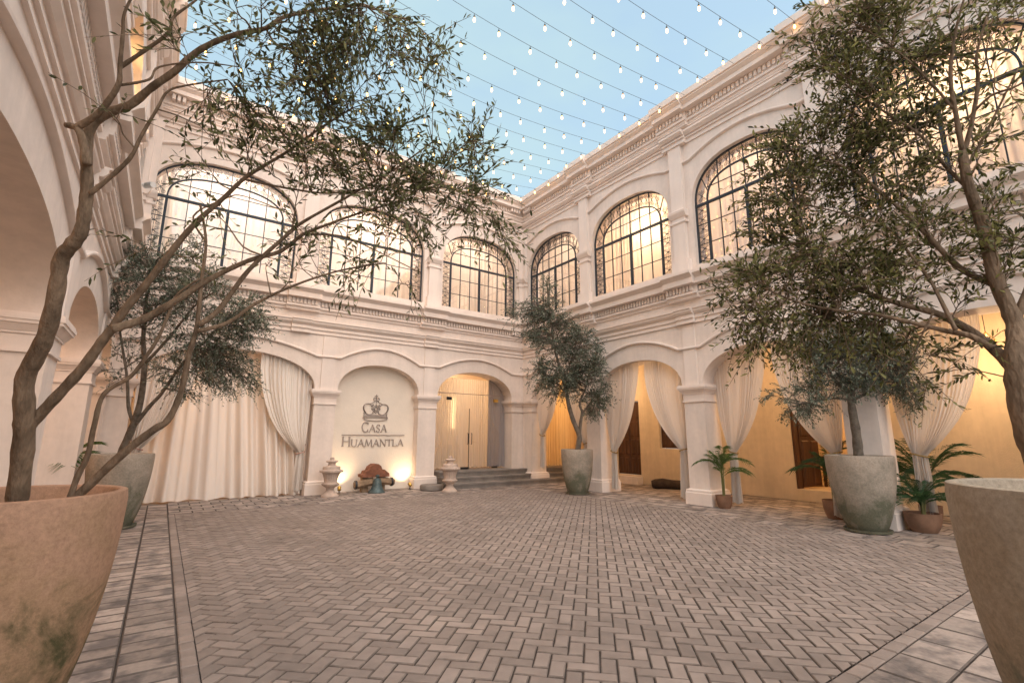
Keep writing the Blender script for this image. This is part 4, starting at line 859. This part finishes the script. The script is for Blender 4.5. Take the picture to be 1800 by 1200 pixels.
RK = [clump(1470, 40, 2.95, 70, 50, 36, 8), clump(1440, 95, 2.95, 50, 35, 22, 8), clump(1530, 90, 2.9, 70, 60, 44, 8), clump(1600, 60, 2.8, 70, 60, 40, 8), clump(1500, 170, 2.95, 70, 50, 44, 8), clump(1580, 180, 2.85, 80, 60, 46, 8), clump(1540, 30, 2.9, 60, 40, 26, 8),
      clump(1560, 250, 2.9, 70, 50, 42, 8), clump(1470, 240, 2.95, 55, 40, 26, 8), clump(1400, 260, 3.0, 55, 40, 34, 8), clump(1370, 320, 3.0, 50, 50, 34, 8), clump(1440, 330, 3.0, 70, 55, 46, 8), clump(1520, 350, 2.95, 80, 60, 50, 8), clump(1400, 400, 3.0, 60, 50, 36, 8),
      clump(1340, 410, 3.0, 30, 40, 8, 6), clump(1600, 330, 2.85, 60, 60, 26, 8), clump(1470, 440, 2.95, 80, 55, 50, 8), clump(1380, 480, 2.95, 70, 45, 46, 8), clump(1310, 500, 2.9, 45, 45, 26, 8), clump(1300, 560, 2.9, 28, 40, 10, 7), clump(1360, 560, 2.85, 60, 40, 36, 8), clump(1440, 540, 2.85, 70, 50, 50, 8),
      clump(1530, 510, 2.8, 80, 60, 50, 8), clump(1600, 470, 2.75, 70, 60, 38, 8), clump(1520, 590, 2.75, 70, 40, 30, 8), clump(1600, 600, 2.65, 60, 50, 20, 7), clump(1640, 400, 2.7, 60, 50, 26, 8), clump(1680, 120, 2.65, 60, 90, 18, 6), clump(1760, 120, 2.55, 60, 80, 18, 6), clump(1740, 40, 2.55, 80, 50, 20, 7),
      clump(1780, 250, 2.5, 50, 60, 12, 6), clump(1700, 480, 2.55, 60, 70, 20, 7), clump(1780, 380, 2.45, 50, 70, 26, 7), clump(1770, 480, 2.4, 50, 50, 16, 7), clump(1670, 300, 2.65, 60, 60, 14, 6), clump(1640, 220, 2.75, 50, 60, 18, 6), clump(1430, 600, 2.85, 50, 30, 12, 8), clump(1330, 600, 2.85, 30, 25, 6, 6), clump(1620, 660, 2.55, 40, 40, 5, 5), clump(1700, 620, 2.4, 60, 30, 6, 5)]
olive((3.27, .25, 1.15), 'biggest olive tree with a dense dark crown leaning in from the right edge', RR, RK, 15, .041, .0122, 'leafR', 'bark', dens=.27, tw=.0032, nleaf=9, twl=(.13, .30), fruit=.05, limb_n=14)
# ------------------------------------------------------------------ palms
def frond(mb, base, az, L_, rise, droop, m_leaf, n=34, rnd=random):
    dirh = Vector((cos(az), sin(az), 0)); pts = []
    for i in range(n + 1):
        t = i / n; pts.append(base + dirh * L_ * (t * cos(rise) + .30 * t * t * droop) + Vector((0, 0, L_ * (t * sin(rise) - droop * t ** 2.4 * .75))))
    mb.tube(pts, [.0055 * (1 - .8 * i / n) + .001 for i in range(n + 1)], 4, False)
    for i in range(int(n * .2), n + 1):
        t = i / n; p = pts[i]; tg = (pts[min(i + 1, n)] - pts[max(i - 1, 0)]).normalized(); side = tg.cross(Vector((0, 0, 1))); side = side.normalized() if side.length > .05 else dirh.cross(Vector((0, 0, 1)))
        ll = L_ * .46 * (max(0, sin(pi * min(1, max(0, (t - .08) * .98)))) ** .5 * .75 + .25)
        for s_ in (-1, 1):
            l2 = ll * rnd.uniform(.85, 1.1); d = (tg * rnd.uniform(.9, 1.15) + side * s_ + Vector((0, 0, rnd.uniform(.1, .4)))).normalized()
            m1 = p + d * l2 * .45; e = p + d * l2 + Vector((0, 0, -l2 * rnd.uniform(.2, .42))); q = (d.cross(side * s_ + tg)).normalized(); wv = d.cross(q).normalized() * (.0040 + .0040 * L_)
            b = len(mb.v); mb.v += [tuple(p), tuple(m1 + wv), tuple(e), tuple(m1 - wv)]; mb.f.append((b, b + 1, b + 2, b + 3))
def palm(loc, h, nf, L_, label, seed, m='palm', potr=.17, poth=.26, potm='terracotta', potlabel=None, scale=1, rise0=1.35, z0=0):
    rnd = random.Random(seed); x_, y_ = loc
    if potlabel:
        pt = thing('flower_pot', (x_, y_, z0), potlabel, 'flower pot', 'small terracotta pots')
        a = MB(); a.lathe([(potr * .68, z0), (potr * .85, z0 + poth * .25), (potr * .98, z0 + poth * .6), (potr, z0 + poth * .9), (potr * 1.03, z0 + poth), (potr * .93, z0 + poth), (potr * .9, z0 + poth * .86), (.02, z0 + poth * .86)], 32, (x_, y_, 0)); a.build('pot', potm, pt)
        z1 = z0 + poth * .86
    else: z1 = z0
    t = thing('palm', (x_, y_, z1), label, 'palm', 'potted parlour palms')
    st_ = MB()
    for k in range(5):
        a = rnd.uniform(0, 6.28); r = rnd.uniform(.01, .04)
        st_.tube([(x_ + r * cos(a), y_ + r * sin(a), z1 - .02), (x_ + r * 1.6 * cos(a), y_ + r * 1.6 * sin(a), z1 + h * .5), (x_ + r * 2.2 * cos(a), y_ + r * 2.2 * sin(a), z1 + h)], [.014, .011, .008], 6)
    st_.build('stem', 'palm_stem', t)
    for k in range(nf):
        mb = MB(); a = k * 2.4 + rnd.uniform(-.3, .3); q = rnd.random()
        frond(mb, Vector((x_, y_, z1 + h * rnd.uniform(.55, 1.0))), a, L_ * rnd.uniform(.75, 1.1), rise0 - .75 * q, .30 + .5 * q, m, rnd=rnd)
        mb.build('frond', m, t, smooth=0, fix=False)
palm((10.12, 6.22), .75, 13, .62, 'bright green potted palm at the foot of the middle pillar', 1, 'palm', .17, .27, potlabel='small round terracotta pot at the foot of the middle pillar')
palm((10.38, 2.86), .26, 18, .56, 'low dark palm in a wide pot just right of the right potted olive', 2, 'palm_dark', .25, .30, potlabel='wide brown terracotta pot just right of the tallest grey planter')
palm((11.45, 3.02), .55, 20, .88, 'tall dark palm spreading against the ochre wall', 3, 'palm_dark', .17, .32, potlabel='terracotta pot close to the ochre wall, under the spreading palm', rise0=1.25)
palm((10.62, 4.25), .70, 14, .66, 'palm whose fronds show above the grey planter, before the open doorway', 4, 'palm_dark', .2, .34, potlabel='brown pot half hidden behind the damp grey planter')
palm((-1.35, 11.4), .75, 11, .75, 'palm by the left wall, peeping out behind the far grey planter', 5, 'palm', .2, .34, potlabel='pot of the palm in the left gallery, behind the far grey planter')
palm((-1.75, 4.9), .55, 9, .95, 'palm in the left gallery whose leaf tips show behind the nearest trunk', 6, 'palm', .2, .34, potlabel='pot inside the left gallery behind the huge orange planter')
# ------------------------------------------------------------------ string lights
def string_light(y_, idx, label):
    x0, x1, z0, z1 = XL + .3, XR - .32, 10.02, 9.97
    n = 40; sag = .56 + .03 * sin(idx * 2.1)
    f = lambda t: Vector((x0 + (x1 - x0) * t, y_ + .04 * sin(3 * t + idx), z0 + (z1 - z0) * t - sag * 4 * t * (1 - t) * (.75 + .25 * (4 * t * (1 - t)))))
    t_ = thing('string_light', (x0, y_, z0), label, 'string light', 'string lights over the courtyard')
    mb = MB(); mb.tube([f(i / n) for i in range(n + 1)], .0042, 5); mb.build('cable', 'cable', t_, fix=False)
    nb = 15; rr = random.Random(idx)
    for k in range(nb):
        p = f((k + .5 + rr.uniform(-.12, .12) + .2 * sin(idx)) / nb)
        mb = MB(); mb.tube([p, p - Vector((0, 0, .05))], [.006, .006], 5); mb.tube([p - Vector((0, 0, .045)), p - Vector((0, 0, .05)), p - Vector((0, 0, .095))], [.012, .017, .017], 8); so_ = mb.build('socket', 'cable', t_, fix=False)
        mb = MB(); mb.lathe([(.010, -.092), (.018, -.11), (.024, -.135), (.024, -.16), (.016, -.185), (.003, -.195)], 10, tuple(p)); mb.build('bulb', 'bulb', so_, smooth=180, fix=False)
ords = ['first', 'second', 'third', 'fourth', 'fifth', 'sixth', 'seventh', 'eighth', 'ninth', 'tenth', 'eleventh', 'twelfth', 'thirteenth', 'fourteenth', 'fifteenth', 'sixteenth', 'seventeenth']
for i in range(17):
    string_light(12.75 - .655 * i, i, ords[i] + ' string of warm bulbs counted forward from the back wall')
# ------------------------------------------------------------------ lamps
def pendant(x_, y_, z_, e, label, name='pendant_lantern'):
    t = thing(name, (x_, y_, z_), label, 'lantern', 'gallery lanterns')
    mb = MB(); mb.tube([(x_, y_, z_ + .16), (x_, y_, 4.3)], .006, 6); mb.build('chain', 'steel', t)
    mb = MB()
    for k in range(6):
        a = k * pi / 3; b = a + pi / 3; r = .13
        mb.tube([(x_, y_, z_ + .17), (x_ + r * cos(a), y_ + r * sin(a), z_), (x_, y_, z_ - .20)], .006, 4); mb.tube([(x_ + r * cos(a), y_ + r * sin(a), z_), (x_ + r * cos(b), y_ + r * sin(b), z_)], .006, 4)
    mb.build('lantern_frame', 'brass', t, fix=False)
    mb = MB(); mb.lathe([(.005, -.05), (.03, -.03), (.035, 0), (.02, .035), (.008, .05)], 12, (x_, y_, z_)); mb.build('bulb', 'lampbulb', t)
    light('lantern_light', (x_, y_, z_ - .27), e, (1, .66, .36), .10)
pendant(11.85, 1.95, 3.22, 25.5, 'star shaped lantern glowing by the trunk of the biggest olive')
pendant(11.80, 5.2, 3.35, 10.2, 'lantern in the gallery bay of the open doorway')
pendant(11.80, 8.2, 3.35, 12.75, 'lantern in the gallery bay of the shuttered window')
pendant(11.80, 11.3, 3.35, 15.3, 'lantern in the corner gallery bay above the steps')
def room_light(x_, y_, z_, e, col=(1, .80, .62), r=.25): light('room_light', (x_, y_, z_), e, col, r)
room_light(8.2, 15.3, 3.5, 20, (1, .70, .42)); room_light(11.8, 15.3, 3.3, 30, (1, .55, .2)); room_light(-.5, 14.7, 2.9, 34, (1, .58, .26), .12); room_light(2.0, 15.4, 2.4, 4, (1, .74, .50), .3); room_light(-2.7, 9.0, 3.6, 16, (1, .64, .40)); room_light(-2.7, 4.2, 3.6, 16, (1, .64, .40)); room_light(-2.7, 12.6, 3.2, 18, (1, .52, .18))
room_light(14.6, 5.2, 2.9, 22, (1, .55, .2))
room_light(-1.9, 9.0, 8.3, 190, (1, .60, .24), .1); 
def chandelier(x_, y_, z_, e, label):
    t = thing('chandelier', (x_, y_, z_), label, 'chandelier', 'chandeliers in the upper rooms')
    mb = MB(); mb.tube([(x_, y_, 9.9), (x_, y_, z_ - .1)], .012, 6)
    for k in range(8):
        a = k * pi / 4; mb.tube([(x_, y_, z_), (x_ + .2 * cos(a), y_ + .2 * sin(a), z_ - .12), (x_ + .34 * cos(a), y_ + .34 * sin(a), z_ - .02)], .008, 5)
    mb.build('frame', 'brass', t, fix=False)
    for k in range(8):
        a = k * pi / 4; mb = MB(); mb.lathe([(.006, 0), (.022, .03), (.024, .06), (.012, .09), (.003, .10)], 8, (x_ + .34 * cos(a), y_ + .34 * sin(a), z_ - .02)); mb.build('candle_bulb', 'lampbulb', t)
    light('chandelier_light', (x_, y_, z_ + .05), e, (1, .72, .46), .3)
chandelier(11.5, 8.35, 7.45, 46, 'chandelier glowing through the sheer curtain of the brightest upper right window')
chandelier(11.6, 1.5, 7.5, 36, 'chandelier glowing through the window behind the biggest olive crown')
room_light(11.8, 5.1, 8.2, 20); room_light(11.8, 11.7, 8.2, 22); room_light(8.3, 15.2, 8.2, 34); room_light(4.6, 15.2, 8.2, 44); room_light(.8, 15.2, 8.2, 42, (1, .88, .78))  # last lamp made whiter and stronger to imitate sky reflected in the leftmost window
q = MB(TB); q.box(7.695, 7.73, -.70, -.66, 1.75, 2.75); q.build('light_strip', 'strip', None, loc=(7.7, YB + .68, 1.75), label='upright warm light strip seen through the glass doors', category='light strip')
# security camera
sc_ = thing('security_camera', (-.90, 11.9, 6.62), 'small white security camera high in the left corner', 'security camera')
q = MB(); q.tube([(-1.05, 12.0, 6.62), (-.88, 12.0, 6.62)], .03, 10); q.build('bracket', 'white', sc_)
q = MB(); q.tube([(-.88, 12.05, 6.63), (-.80, 11.85, 6.58), (-.74, 11.70, 6.54)], [.06, .065, .055], 14); q.build('housing', 'white', sc_)
bpy.context.view_layer.update()
